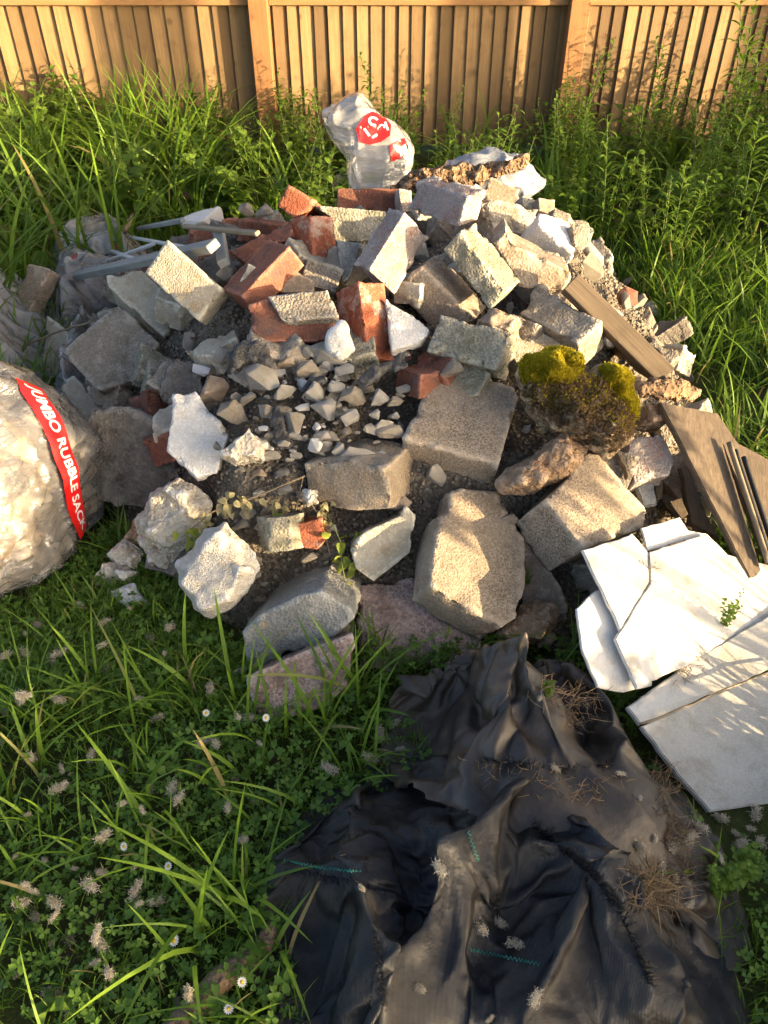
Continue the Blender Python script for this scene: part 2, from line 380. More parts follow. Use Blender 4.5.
def prism(P, ext):
    P = np.asarray(P); k = len(P); V = np.vstack([P, P + ext])
    F = [tuple(range(k)), tuple(range(2 * k - 1, k - 1, -1))] + [(i, k + i, k + (i + 1) % k, (i + 1) % k) for i in range(k)]
    return V, F
LOG = []
def yblock(name, c, corner, mat, label, cat='block', poly=None, thick=None, dims=None, lift=0.0, amp=.0014, chip=.009, maxthick=.22, group='concrete blocks and bricks in the heap', **kw):
    pc = px(c, corner); d0p = hit(*pc[0], lift); d = ray(*pc[0]); d0 = np.linalg.norm(d0p - CAMP) / np.linalg.norm(d)
    p0, e, err = solve_corner(pc, d0, dims)
    n = np.cross(e[0], e[1]); n /= np.linalg.norm(n)
    if np.dot(n, CAMP - p0) < 0: n = -n
    if poly: P = [on_plane(u, v, p0, n) for u, v in px(c, poly)]
    else: P = [p0, p0 + e[0], p0 + e[0] + e[1], p0 + e[1]]
    th = thick or min(np.linalg.norm(e[2]), maxthick)
    LOG.append((name, [round(float(np.linalg.norm(x)), 3) for x in e], round(float(err), 4), np.round(p0, 2)))
    ext = -n * th
    V, F = prism(P, ext)
    return rough_obj(name, V, F, MT(mat), amp, chip, label=label, cat=cat, group=group, **kw)
def nblock(name, c, poly, n, thick, mat, label, cat='block', lift=0.0, amp=.0018, chip=.009, z=None, group='concrete blocks and bricks in the heap', parent=None, **kw):
    pp = px(c, poly); cu = np.mean(pp, 0)
    p0 = hit(cu[0], cu[1], lift) if z is None else at_z(cu[0], cu[1], z)
    n = np.array(n, float); n /= np.linalg.norm(n)
    P = [on_plane(u, v, p0, n) for u, v in pp]
    if thick <= .02: return flat_obj(name, P, -n * thick, MT(mat), .003, parent=parent, label=label, cat=cat, group=group)
    V, F = prism(P, -n * thick)
    LOG.append((name, [round(float(x), 3) for x in np.ptp(np.array(P), axis=0)], 0, np.round(p0, 2)))
    return rough_obj(name, V, F, MT(mat), amp, chip, parent=parent, label=label, cat=cat, group=group, **kw)
def nrock(name, c, poly, n, thick, mat, label, cat='stone', lift=0.0, amp=.008, chip=.01, group='stones in the heap', **kw):
    pp = px(c, poly); cu = np.mean(pp, 0); p0 = hit(cu[0], cu[1], lift)
    n = np.array(n, float); n /= np.linalg.norm(n)
    P = np.array([on_plane(u, v, p0, n) for u, v in pp]); cc = P.mean(0); k = len(P)
    rr = np.random.default_rng(len(ROUGH))
    A = cc + (P - cc) * rr.uniform(.5, .8, (k, 1)) + n * thick * rr.uniform(.3, .6, (k, 1))
    B = cc + (P - cc) * .75 - n * thick * .7
    V = np.vstack([A, P, B]); F = [tuple(range(k)), tuple(range(3 * k - 1, 2 * k - 1, -1))]
    for a in (0, k): F += [(a + i, a + k + i, a + k + (i + 1) % k, a + (i + 1) % k) for i in range(k)]
    return rough_obj(name, V, F, MT(mat), amp, chip, rnd=1, label=label, cat=cat, group=group, **kw)
def MT(m): return M[m] if isinstance(m, str) else m

# ------------------------------------------------------------------ the setting: ground, heap core, fence
m, t = new_mat('ground_soil'); v, _r = coords(t, False)
c = mixc(t, ramp(t, noise(t, v, 3, 6), [(.35, g(0)), (.65, g(1))]), (.035, .045, .014), (.06, .075, .02))
c = mixc(t, ramp(t, noise(t, v, 14, 5), [(.55, g(0)), (.7, g(1))]), c, (.085, .062, .038))
finish(t, c, .95, noise(t, v, 60, 5), 1, .02, .1); M['ground'] = m
xs = np.concatenate([np.linspace(-45, -4, 12), np.linspace(-3.8, 3.8, 90), np.linspace(4, 45, 12)])
ys = np.concatenate([np.linspace(-45, -1.5, 12), np.linspace(-1.3, 6, 90), np.linspace(6.5, 60, 12)])
X, Y = np.meshgrid(xs, ys); Z = .012 * fbm(np.stack([X * 3, Y * 3, X * 0], -1).reshape(-1, 3), 2).reshape(X.shape)
nx, ny = len(xs), len(ys)
idx = np.arange(nx * ny).reshape(ny, nx)
F = np.stack([idx[:-1, :-1], idx[:-1, 1:], idx[1:, 1:], idx[1:, :-1]], -1).reshape(-1, 4)
link('ground', mesh_np('ground', np.stack([X, Y, Z], -1).reshape(-1, 3), F, M['ground']), kind='structure', label='garden ground of dark soil under the grass')

def grid(x0, x1, y0, y1, st):
    xs = np.arange(x0, x1 + 1e-6, st); ys = np.arange(y0, y1 + 1e-6, st); X, Y = np.meshgrid(xs, ys)
    idx = np.arange(X.size).reshape(X.shape)
    F = np.stack([idx[:-1, :-1], idx[:-1, 1:], idx[1:, 1:], idx[1:, :-1]], -1).reshape(-1, 4)
    return X, Y, F
X, Y, F = grid(-1.4, 1.2, .85, 3.5, .02)
Zc = Hm(X, Y) - .115 + .04 * fbm(np.stack([X * 9, Y * 9, X * 0], -1).reshape(-1, 3), 4).reshape(X.shape)
link('soil_mound', mesh_np('soil_mound', np.stack([X, Y, Zc], -1).reshape(-1, 3), F, M['soil']), kind='structure', label='dark soil and dust packed between the rubble')
def core(x, y): return np.maximum(Hm(x, y) - .115, 0)
# small bare soil mound in the grass, far right
X, Y, F = grid(1.2, 2.2, 2.35, 3.1, .03)
Zs = .10 * np.exp(-(((X - 1.65) / .26) ** 2 + ((Y - 2.72) / .17) ** 2) * 1.3) + .015 * fbm(np.stack([X * 20, Y * 20, X * 0], -1).reshape(-1, 3), 3).reshape(X.shape) - .03
link('soil_heap', mesh_np('soil_heap', np.stack([X, Y, Zs], -1).reshape(-1, 3), F, M['soil']), kind='structure', label='low bare soil mound in the grass at the right')

# fence
FY0 = 5.08
fence = link('wooden_fence', None, label='tall close-boarded timber fence behind the weeds, boards overlapping', cat='fence', loc=(0, FY0, 0))
bm_ = []
for k in range(5):
    bm = bmesh.new(); wd = .092
    prof = [(-wd / 2, -.012), (wd / 2, -.005), (wd / 2, 0), (-wd / 2, 0)]
    for zz in (0, 1.78):
        for (a, b) in prof: bm.verts.new((a, b + .001 * math.sin(a * 90 + k), zz))
    bm.verts.ensure_lookup_table(); vs = bm.verts
    for f in ((3, 2, 1, 0), (4, 5, 6, 7), (0, 1, 5, 4), (1, 2, 6, 5), (2, 3, 7, 6), (3, 0, 4, 7)): bm.faces.new([vs[i] for i in f])
    bmesh.ops.bevel(bm, geom=bm.edges[:], offset=.0012, segments=1, affect='EDGES')
    me = bpy.data.meshes.new('board'); bm.to_mesh(me); bm.free(); me.materials.append(M['fence']); bm_.append(me)
x = -4.6; i = 0
while x < 4.9:
    b = link('board', bm_[i % 5], fence, loc=(x, random.uniform(-.002, .002), .02 + random.uniform(0, .012)))
    b.rotation_euler = (random.uniform(-.002, .002), random.uniform(-.006, .006), R(7.0) + random.uniform(-.03, .03))
    x += (.088 if x < -.75 else .077 if x < .6 else .073) * random.uniform(.95, 1.05); i += 1
pm = box_mesh('post', .106, .1, 1.95, M['fence_post'], .004, True)
for x in (-4.2, -2.43, -.685, 1.066, 2.82, 4.57): link('post', pm, fence, loc=(x, -.068, -.02))
for a, b in ((-4.2, -2.43), (-2.43, -.685), (-.685, 1.066), (1.066, 2.82), (2.82, 4.57)):
    rm = box_mesh('rail', b - a - .107, .042, .088, M['rail'], .003)
    for z in (.796, 1.5): link('rail', rm, fence, loc=((a + b) / 2, -.036, z))

# ------------------------------------------------------------------ blocks, bricks and slabs of the heap
UP = (0, -.45, .9); CF = (0, -.75, .65)
G1 = 'concrete blocks in the heap'; G2 = 'bricks in the heap'; G3 = 'stones in the heap'; G4 = 'pale slabs at the right of the heap'
# back row
nblock('block', 'C5', [(250, 150), (262, 70), (345, 12), (395, 20), (445, 95), (440, 170)], (.2, -.85, .5), .12, 'concrete', 'pale grey broken block at the back below the red-printed sack', lift=.02, group=G1, chip=.03)
nblock('brick', 'C5', [(345, 95), (672, 95), (672, 215), (345, 190)], (0, -.85, .5), .1, 'brick_dark', 'long dark red brick lying behind the sunlit upright brick', 'brick', group=G2, chip=.006, amp=.002)
nblock('block', 'C5', [(660, 95), (725, 105), (728, 215), (672, 225)], (.2, -.9, .4), .1, 'brick_grey', 'small mortared brick end beside the long red brick at the back', 'brick', group=G2)
nrock('stone', 'C1', [(70, 200), (150, 168), (215, 235), (195, 300), (110, 318)], (.3, -.7, .6), .05, 'lime', 'small sunlit yellow stone under the bark log', lift=.02)
nblock('brick', 'C5', [(95, 75), (235, 155), (200, 205), (120, 246), (35, 182)], (-.1, -.9, .45), .19, 'brick', 'square orange brick end at the top left of the heap', 'brick', lift=.05, group=G2, chip=.004, amp=.0015)
nblock('block', 'C5', [(212, 178), (592, 211), (594, 285), (545, 350), (420, 372), (325, 365), (318, 245)], (.05, -.9, .42), .13, 'concrete_green', 'grey concrete block lying across behind the two upright bricks', lift=.0, group=G1)
nblock('block', 'C5', [(345, 360), (470, 375), (400, 560), (372, 570)], (.1, -.8, .6), .07, 'concrete_blue', 'pale blue-grey fragment wedged between the bricks', lift=-.03, group=G1)
nblock('block', 'C2', [(15, 180), (65, 45), (250, 125), (272, 222), (150, 215)], (.1, -.75, .65), .13, 'concrete_brown', 'brown-grey rough block in front of the blue sack at the back', group=G1, chip=.025)
nblock('block', 'C2', [(270, 165), (372, 180), (378, 262), (278, 240)], (.2, -.8, .55), .1, 'concrete', 'small pale block at the back right edge of the heap', group=G1)
nblock('block', 'C2', [(375, 178), (478, 192), (470, 300), (378, 270)], (.3, -.75, .55), .1, 'concrete_brown', 'small brown block beside the white-faced block at the back', group=G1)
nblock('block', 'C2', [(480, 235), (575, 285), (560, 345), (520, 318), (470, 290)], (.4, -.6, .6), .08, 'concrete_dark', 'dark block at the right edge of the heap, in shade', group=G1)
nblock('block', 'C2', [(590, 355), (700, 370), (705, 470), (640, 545), (605, 480)], (.4, -.7, .6), .1, 'concrete_dark', 'dark weathered block half hidden in grass right of the white-faced block', group=G1)
nblock('block', 'C2', [(0, 190), (150, 212), (372, 255), (375, 310), (352, 432), (170, 375), (100, 392), (45, 290)], (.35, -.7, .6), .15, 'concrete', 'broken pale block with a sunlit jagged face near the top', group=G1, chip=.03, amp=.006)
nblock('block', 'C2', [(380, 273), (520, 313), (572, 352), (612, 500), (602, 556), (480, 436), (370, 345)], (.35, -.5, .8), .12, 'plaster', 'white-faced block on the upper right slope of the heap', group=G1)
# sunlit upper right group
yblock('brick', 'C1', [(372, 362), (430, 168), (492, 322), (190, 428)], 'brick_grey', 'brick with a sunlit pink end in the middle of the upper right slope', 'brick', dims=(.1, .08, .2), lift=.03, group=G2, chip=.008, thick=.2)
yblock('block', 'C2', [(580, 652), (228, 487), (540, 768), (532, 545)], 'concrete_brown', 'large brown block with sunlit top edge on the upper right slope', dims=(.25, .1, .1), poly=[(90, 470), (168, 385), (228, 487), (580, 652), (584, 690), (540, 768), (400, 780), (250, 745)], lift=.03, group=G1)
yblock('block', 'P', [(506.3, 292.5), (459.4, 231.7), (489.8, 309), (518.4, 281.9)], 'concrete_green', 'greenish grooved concrete block leaning down to the right', dims=(.22, .07, .1), lift=.06, group=G1, thick=.1)
yblock('block', 'C3', [(140, 55), (482, 383), (4, 195), (250, -26)], 'concrete_brown', 'brown concrete block with a smooth grey edge strip', poly=[(140, 40), (75, 78), (5, 180), (20, 250), (110, 330), (205, 440), (300, 470), (482, 383)], dims=(.2, .12, .1), lift=.03, group=G1, thick=.1)
yblock('block', 'C4', [(332, 358), (90, 225), (435, 262), (337, 402)], 'concrete', 'grey block with a rough broken peak above the moss', poly=[(90, 225), (150, 112), (178, 95), (272, 180), (435, 262), (332, 358)], dims=(.16, .1, .1), lift=.02, group=G1, thick=.09)
nrock('stone', 'C3', [(500, 385), (590, 325), (768, 375), (775, 500), (700, 560), (560, 470)], (.1, -.6, .8), .06, 'concrete_brown', 'brown lump of concrete behind the pitted block')
yblock('block', 'C3', [(610, 706), (167, 587), (710, 461), (664, 758)], 'concrete_green', 'pale greenish pitted block near the centre with sunlit right end', dims=(.18, .1, .09), lift=.02, group=G1, thick=.09, chip=.02)
# bricks upper left
yblock('brick', 'P', [(368.6, 270), (405, 211.5), (394.3, 293.9), (358.9, 266)], 'brick_grey', 'leaning brick with grey hollowed face and sunlit top corner', 'brick', dims=(.2, .1, .065), lift=.05, group=G2, thick=.068, chip=.006, amp=.002)
yblock('brick', 'C5', [(200, 222), (322, 242), (240, 574), (122, 245)], 'brick', 'left of two upright red bricks, top sunlit orange', 'brick', dims=(.07, .2, .1), lift=.05, group=G2, thick=.1, chip=.006, amp=.002)
yblock('brick', 'C6', [(590, 47), (702, 57), (634, 382), (520, 80)], 'brick', 'right of two upright red bricks, upper half sunlit orange', 'brick', dims=(.065, .2, .1), lift=.05, group=G2, thick=.1, chip=.005, amp=.0015)
yblock('brick', 'Z4', [(62, 432), (205, 283), (5, 408), (118, 478)], 'brick_dark', 'dark red brick slanting up at the left of the upright bricks', 'brick', dims=(.2, .07, .1), lift=.02, group=G2, chip=.006, amp=.002)
nblock('brick', 'Z4', [(28, 302), (140, 240), (212, 203), (218, 272), (150, 270), (72, 332)], (-.25, -.6, .75), .08, 'brick_dark', 'pinkish red brick behind the dark slanting brick', 'brick', lift=-.01, group=G2)
nblock('brick', 'C6', [(250, 5), (320, 0), (400, 40), (400, 90), (300, 95), (255, 95)], (0, -.8, .6), .08, 'concrete_brown', 'brown block end under the upright brick', 'brick', lift=-.03, group=G2)
nblock('brick', 'C6', [(118, 148), (205, 122), (470, 165), (505, 195), (500, 225), (440, 302), (160, 302), (130, 250)], (0, -.72, .7), .1, 'brick_dark', 'sooty brick under a mortar slab near the upper centre', 'brick', lift=-.01, group=G2)
nblock('slab', 'C6', [(202, 112), (460, 84), (508, 200), (268, 215)], (-.05, -.55, .83), .035, 'concrete', 'flat grey mortar slab lying on the sooty brick', 'slab', lift=.02, group='mortar slabs')
nblock('slab', 'Z4', [(488, 440), (560, 478), (622, 535), (600, 562), (508, 592)], (.05, -.55, .83), .03, 'plaster', 'white plaster piece right of the sunlit upright brick', 'slab', lift=-.01, group='plaster pieces')
nrock('stone', 'Z4', [(313, 550), (362, 510), (392, 590), (352, 615), (322, 590)], (-.1, -.8, .6), .04, 'plaster', 'white plaster lump left of the right upright brick')
# left blocks
nblock('slab', 'Z3', [(350, 393), (470, 512), (400, 620), (290, 652), (183, 535)], (-.08, -.62, .78), .05, 'concrete', 'square grey paving piece standing on its corner at the left', 'slab', lift=.02, group='mortar slabs', chip=.008)
nblock('block', 'C7', [(198, 195), (270, 178), (350, 172), (548, 362), (440, 452), (380, 400), (205, 240)], (.05, -.55, .83), .09, 'cream', 'cream block with dark wet end below the grey batten', lift=.03, group=G1)
b = yblock('block', 'C7', [(592, 388), (362, 183), (690, 246), (614, 404)], 'cream', 'cream lipped block beside the cream block with wet end', dims=(.2, .1, .04), lift=.03, group=G1, thick=.06, chip=.006)
nblock('block', 'C7', [(60, 350), (150, 215), (240, 300), (150, 400), (60, 460)], (-.2, -.6, .75), .06, 'concrete_brown', 'brown plaster-smeared block under the torn sack at the left', lift=-.03, group=G1)
nblock('slab', 'Z3', [(140, 430), (205, 480), (195, 540), (215, 600), (180, 650), (115, 640)], (-.2, -.6, .75), .03, 'cream', 'cream plaster strip at the left edge behind the sack', 'slab', lift=-.01, group='plaster pieces')
nblock('slab', 'Z6', [(0, 160), (40, 135), (135, 230), (60, 280), (0, 230)], (-.2, -.6, .75), .03, 'cream', 'cream board under the square grey paving piece', 'slab', lift=-.01, group='plaster pieces')
nblock('block', 'Z3', [(60, 330), (85, 275), (145, 290), (80, 430), (35, 440)], (-.3, -.6, .7), .06, 'concrete_brown', 'mossy brown post end standing at the far left of the heap', z=.16, group=G1)
nblock('block', 'Z6', [(70, 300), (100, 235), (200, 225), (322, 300), (338, 420), (335, 470), (240, 525), (120, 505), (85, 440)], (-.1, -.82, .55), .2, 'concrete_dark', 'big dark sooty concrete block beside the front rubble sack', lift=.02, group=G1, amp=.008)
nblock('slab', 'Z6', [(332, 190), (400, 178), (440, 240), (502, 290), (462, 422), (400, 432), (314, 358)], (.05, -.6, .8), .035, 'plaster', 'white plaster slab in the middle left of the heap', 'slab', lift=.02, group='plaster pieces', chip=.02)
nrock('stone', 'Z6', [(475, 372), (560, 285), (612, 330), (602, 392), (520, 402)], (0, -.7, .7), .06, 'lime', 'faceted tan stone right of the white plaster slab')
# centre front
yblock('block', 'E1', [(588, 832), (66, 692), (690, 470), (545, 975)], 'concrete_grit', 'largest gritty concrete block in the centre of the heap', poly=[(235, 365), (440, 362), (600, 395), (665, 420), (690, 470), (588, 832), (420, 790), (66, 692)], dims=(.2, .2, .1), lift=.03, group=G1, thick=.1, amp=.0016)
nblock('block', 'E2', [(310, 90), (300, 205), (248, 222), (218, 440), (205, 588), (380, 705), (570, 805), (640, 760), (690, 600), (692, 350), (610, 230), (555, 110)], (.33, -.40, .85), .1, 'concrete_grit', 'gritty concrete block with a jagged patch of sunlight, below the centre', lift=.04, group=G1, amp=.0016)
nblock('block', 'E3', [(400, 140), (470, 150), (560, 260), (675, 392), (650, 460), (402, 550), (235, 338), (330, 250)], (.38, -.38, .84), .13, 'concrete_grit', 'sunlit gritty block above the white slabs', lift=.05, group=G1, amp=.0016)
nrock('stone', 'E3', [(35, 272), (80, 220), (180, 150), (320, 58), (402, 112), (380, 180), (270, 270), (200, 320), (60, 302)], (0, -.7, .7), .1, 'rust_stone', 'long rusty brown stone below the moss', lift=.02)
yblock('block', 'E4', [(662, 273), (432, 263), (640, 105), (738, 196)], 'concrete_grit', 'small gritty block with smooth pale end beside the largest block', poly=[(325, 92), (480, 72), (640, 105), (662, 273), (432, 263), (345, 215)], dims=(.14, .1, .1), lift=.02, group=G1, thick=.14)
nblock('block', 'E4', [(500, 405), (560, 350), (690, 290), (712, 250), (752, 290), (730, 432), (590, 542), (522, 492)], (.1, -.8, .6), .12, 'cream', 'cream layered block between two gritty blocks', lift=.0, group=G1)
nblock('block', 'E5', [(85, 275), (150, 215), (300, 140), (388, 122), (500, 190), (515, 225), (440, 292), (250, 370), (108, 432)], (-.1, -.92, .38), .17, 'concrete_blue', 'blue-grey block with broken pale corner at the front of the heap', lift=.03, group=G1, amp=.0016)
nblock('block', 'E5', [(98, 448), (300, 360), (505, 283), (515, 320), (492, 482), (400, 560), (240, 605), (150, 622)], (.08, -.72, .7), .12, 'concrete_pink', 'pinkish gritty block lowest at the front, standing in grass', lift=.03, group=G1, amp=.004)
nblock('block', 'P', [(356, 584), (412, 578), (470, 622), (494, 660), (440, 690), (362, 672)], (0, -.6, .8), .1, 'concrete_pink', 'low mossy pink block behind the black fabric', lift=-.07, group=G1, amp=.006)
nblock('block', 'E3', [(150, 480), (330, 760), (330, 820), (230, 860), (140, 800)], (-.2, -.7, .65), .1, 'concrete_brown', 'dark brown block in the gap left of the white slabs', lift=-.05, group=G1)
nrock('stone', 'E2', [(560, 840), (680, 700), (830, 690), (850, 760), (760, 880), (600, 930)], (0, -.6, .8), .07, 'rust_stone', 'tan stone below the gap, behind the brown fabric', lift=-.03)
# limestone lumps front left
nrock('boulder', 'E6', [(280, 130), (390, 70), (480, 110), (522, 172), (492, 330), (380, 372), (270, 332), (225, 252)], (-.1, -.75, .65), .09, 'lime', 'large cream limestone boulder at the front left', lift=.04, amp=.009)
nrock('boulder', 'E6', [(390, 420), (460, 370), (520, 282), (592, 250), (702, 370), (726, 432), (650, 582), (530, 640), (470, 600), (410, 510)], (-.05, -.75, .65), .1, 'mortar', 'cream angular boulder with brown face beside the blue-grey block', lift=.03, amp=.006)
nrock('stone', 'E6', [(110, 380), (180, 312), (270, 372), (232, 452), (150, 430)], (-.1, -.7, .7), .05, 'lime', 'rounded tan stone under the large limestone boulder')
nrock('stone', 'E6', [(35, 490), (110, 400), (235, 452), (200, 510), (90, 530)], (-.1, -.7, .7), .05, 'lime', 'tan stone next to the front rubble sack')
nrock('stone', 'E6', [(105, 520), (220, 495), (272, 580), (205, 605), (120, 560)], (-.1, -.6, .8), .04, 'plaster', 'flat white stone in the grass beside the rubble sack')
nrock('stone', 'E6', [(178, 320), (228, 248), (262, 300), (240, 330)], (-.1, -.7, .7), .03, 'rust_stone', 'small brown stone left of the large limestone boulder')
nrock('stone', 'E6', [(240, 310), (390, 365), (392, 420), (350, 442), (290, 412)], (-.1, -.8, .6), .05, 'lime', 'tan stone tucked below the large limestone boulder', lift=-.01)
nblock('brick', 'E4', [(298, 322), (390, 300), (410, 380), (370, 425), (305, 412)], (0, -.85, .5), .1, 'brick', 'red brick with a round hole under the dry twig', 'brick', lift=-.03, group=G2)
nrock('stone', 'E4', [(310, 195), (370, 185), (382, 240), (330, 262)], (0, -.7, .7), .04, 'lime', 'small tan stone left of the small gritty block')
# right side pieces
nblock('brick', 'E7', [(50, 272), (100, 252), (210, 255), (232, 320), (252, 380), (228, 442), (150, 455), (68, 482), (35, 340)], (.05, -.5, .86), .06, 'brick_grey', 'grey-red brick piece left of the big wooden board', 'brick', lift=.02, group=G2)
nrock('stone', 'E7', [(95, 130), (180, 130), (210, 200), (130, 230), (90, 210)], (.1, -.5, .85), .05, 'rust_stone', 'brown stone above the grey-red brick piece')
nblock('slab', 'E7', [(68, 485), (152, 462), (168, 572), (108, 592)], (.1, -.5, .85), .015, 'concrete_blue', 'small slate grey tile below the grey-red brick piece', 'slab', lift=-.02, group='mortar slabs', chip=.003)
nblock('wood_piece', 'E7', [(158, 462), (208, 460), (192, 548), (172, 548)], (.1, -.5, .85), .02, 'timber', 'short wood offcut below the grey-red brick piece', 'wood', lift=-.02, group='broken wood pieces')
nblock('wood_piece', 'E7', [(285, 410), (322, 418), (410, 640), (468, 738), (400, 705), (332, 670)], (.25, -.4, .87), .015, 'board', 'splintered board tip beside the big wooden board', 'wood', lift=.01, group='broken wood pieces', chip=.004)
nblock('wood_piece', 'E7', [(230, 565), (288, 545), (322, 620), (290, 652)], (.2, -.4, .87), .015, 'board', 'small wood chip on the upper white slab', 'wood', lift=.01, group='broken wood pieces', chip=.004)
nblock('wood_piece', 'E3', [(520, 110), (545, 105), (600, 240), (590, 245)], (.2, -.6, .8), .015, 'timber', 'thin splinter of wood between moss and brick piece', 'wood', lift=.02, group='broken wood pieces', chip=.003)
# timbers, upper right
yblock('timber_beam', 'C4', [(615, 432), (425, 300), (648, 522), (690, 480)], 'timber', 'short thick timber beam above the mossy turf', 'timber', dims=(.2, .08, .08), lift=.03, group='timber beams in the heap', thick=.05, chip=.006)
LONG_TIMBER = [(296, 98), (702, 502)]
for k, (poly, lb) in enumerate((([(330, 50), (420, 95), (452, 160), (430, 178), (345, 100)], 'white plastic strip at the right edge of the heap'), ([(440, 95), (500, 120), (575, 230), (560, 245), (470, 170)], 'grey slate strip lying in the grass right of the heap'), ([(470, 215), (610, 280), (630, 330), (560, 310)], 'brown tile fragment in the grass right of the long timber'))):
    nblock('slab', 'C4', poly, (.4, -.4, .8), .02, ('plaster', 'concrete', 'concrete_brown')[k], lb, 'slab', z=.1, group='mortar slabs', chip=.004)

# white slabs, lower right: thin, tilted to the right
SN = np.array((.30, -.42, .86)); SN /= np.linalg.norm(SN)
p_ref = at_z(655, 610, .17)
def slab(poly, c, off, th, mat, label, n=SN, ref=None, **kw):
    ref = p_ref if ref is None else ref
    P = [on_plane(u, v, ref + n * off, n) for u, v in px(c, poly)]
    return flat_obj('slab', P, -n * th, M[mat], label=label, cat='slab', group=G4, **kw)
slab([(60, 400), (130, 335), (240, 300), (330, 500), (340, 690), (240, 706), (140, 690), (78, 540)], 'S5', -.02, .008, 'slab', 'lowest white slab piece with cracked corner, under the others')
slab([(85, 185), (270, 125), (325, 190), (330, 300), (225, 480)], 'S5', 0, .009, 'slab', 'broken white slab piece at the upper left of the slabs')
slab([(330, 192), (545, 124), (620, 200), (830, 255), (840, 415), (640, 505), (480, 605), (285, 697), (205, 512), (335, 305)], 'S5', .0015, .009, 'slab', 'largest sunlit white slab in the middle of the slabs')
slab([(305, 102), (440, 62), (475, 112), (545, 124), (432, 155), (325, 188)], 'S5', -.012, .006, 'slab', 'narrow white slab piece below the wooden board')
DN = np.array((.16, -.34, .92)); DN /= np.linalg.norm(DN)
d_ref = at_z(700, 720, .07)
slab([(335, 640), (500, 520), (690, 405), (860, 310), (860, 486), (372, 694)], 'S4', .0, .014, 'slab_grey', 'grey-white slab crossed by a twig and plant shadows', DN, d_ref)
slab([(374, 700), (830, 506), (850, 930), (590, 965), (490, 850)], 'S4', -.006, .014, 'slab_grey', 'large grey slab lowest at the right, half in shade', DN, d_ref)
# big weathered boards, right
BN = np.array((.38, -.42, .82)); BN /= np.linalg.norm(BN)
b_ref = at_z(705, 480, .27)
def board(poly, off, label):
    P = [on_plane(u, v, b_ref + BN * off, BN) for u, v in px('E7', poly)]
    flat_obj('wooden_board', P, -BN * .014, M['board'], label=label, cat='board', group='weathered boards at the right')
board([(188, 103), (375, 138), (470, 260), (660, 890), (640, 918), (606, 920), (420, 560)], 0, 'weathered brown board leaning beside the white slabs')
board([(365, 138), (455, 152), (548, 290), (700, 372), (860, 470), (900, 760), (700, 860), (480, 300)], -.018, 'second weathered board, under the rods at the right edge')
for k, (a, b_, r_, mt, lb) in enumerate((((535, 325), (712, 880), .0055, 'rod', 'left of two thin black rods on the boards'), ((575, 358), (740, 860), .0055, 'rod', 'right of two thin black rods on the boards'), ((508, 290), (690, 850), .006, 'stick', 'thin pale stick lying beside the black rods'))):
    A, B = [on_plane(*q, b_ref + BN * .02, BN) for q in px('E7', [a, b_])]
    tube_thing(('metal_rod', 'metal_rod', 'stick')[k], [A, (A + B) / 2, B], r_, M[mt], 7, label=lb, cat=('rod', 'rod', 'stick')[k], group='rods and sticks on the boards')
A, B = [on_plane(*q, d_ref + DN * .022, DN) for q in px('S4', [(372, 695), (830, 512)])]
tube_thing('twig', [A, A * .6 + B * .4 + DN * .006, B], .0022, M['stick'], 5, jitter=.004, label='thin straight twig lying across the grey slabs', cat='twig')

# ------------------------------------------------------------------ loose rubble
def stone_pool(mat, n, seed, res=2):
    pool = []; rr = np.random.default_rng(seed)
    for k in range(n):
        bm = bmesh.new()
        pts = rr.normal(size=(13, 3)); pts /= np.linalg.norm(pts, axis=1)[:, None]; pts *= rr.uniform(.38, .5, (13, 1)) * np.array([1, rr.uniform(.6, .95), rr.uniform(.45, .75)])
        for p in pts: bm.verts.new(p)
        bmesh.ops.convex_hull(bm, input=bm.verts[:])
        bmesh.ops.bevel(bm, geom=bm.edges[:], offset=.014, segments=1, affect='EDGES')
        bmesh.ops.triangulate(bm, faces=bm.faces[:])
        bmesh.ops.subdivide_edges(bm, edges=bm.edges[:], cuts=1, use_grid_fill=True)
        V = np.array([v.co[:] for v in bm.verts]); d = .07 * fbm(V * 5 + k * 9, seed, 3)
        for v, dd, p in zip(bm.verts, d, V): v.co = Vector(p * (1 + dd))
        me = bpy.data.meshes.new('stone'); bm.to_mesh(me); bm.free(); me.materials.append(M[mat])
        pool.append(me)
    return pool
M['crumb'] = stone('crumb', (.2, .17, .13), (.32, .28, .22), grit_amt=.3, stain=(.1, .08, .05), stain_amt=.8, wear=0)
WORD = {'concrete': 'grey concrete', 'gravel': 'dusty grey', 'mortar': 'pale mortar', 'concrete_brown': 'brown concrete', 'lime': 'cream stone', 'brick_dark': 'dark red brick', 'concrete_dark': 'sooty concrete', 'concrete_green': 'greenish concrete', 'cream': 'cream block'}
def where(x, y):
    if y > 2.15: return 'at the back of the heap'
    if x < -.45: return 'on the left slope of the heap'
    if x > .45: return 'on the right slope of the heap'
    return 'at the front foot of the heap' if y < 1.25 else 'in the middle of the heap'
POOL = {k: stone_pool(k, 4, i + 3) for i, k in enumerate(('mortar', 'lime', 'concrete', 'plaster', 'brick_dark', 'char', 'concrete_brown', 'gravel'))}
def place_stone(u, v, w, h, mat, label, lift=-.02, group='loose stones in the middle of the heap', name='stone', ang=None):
    p = hit(u, v, lift); d = np.linalg.norm(p - CAMP) * .97
    o = link(name, random.choice(POOL[mat]), None, label, 'stone', group, loc=p)
    sx, sz = w / FPX * d, h / FPX * d
    o.scale = (sx * 1.1, (sx + sz) / 2, sz * 1.35); o.rotation_euler = (random.uniform(-.3, .3) + .5, ang if ang is not None else random.uniform(-.5, .5), random.uniform(-.4, .4))
    return o
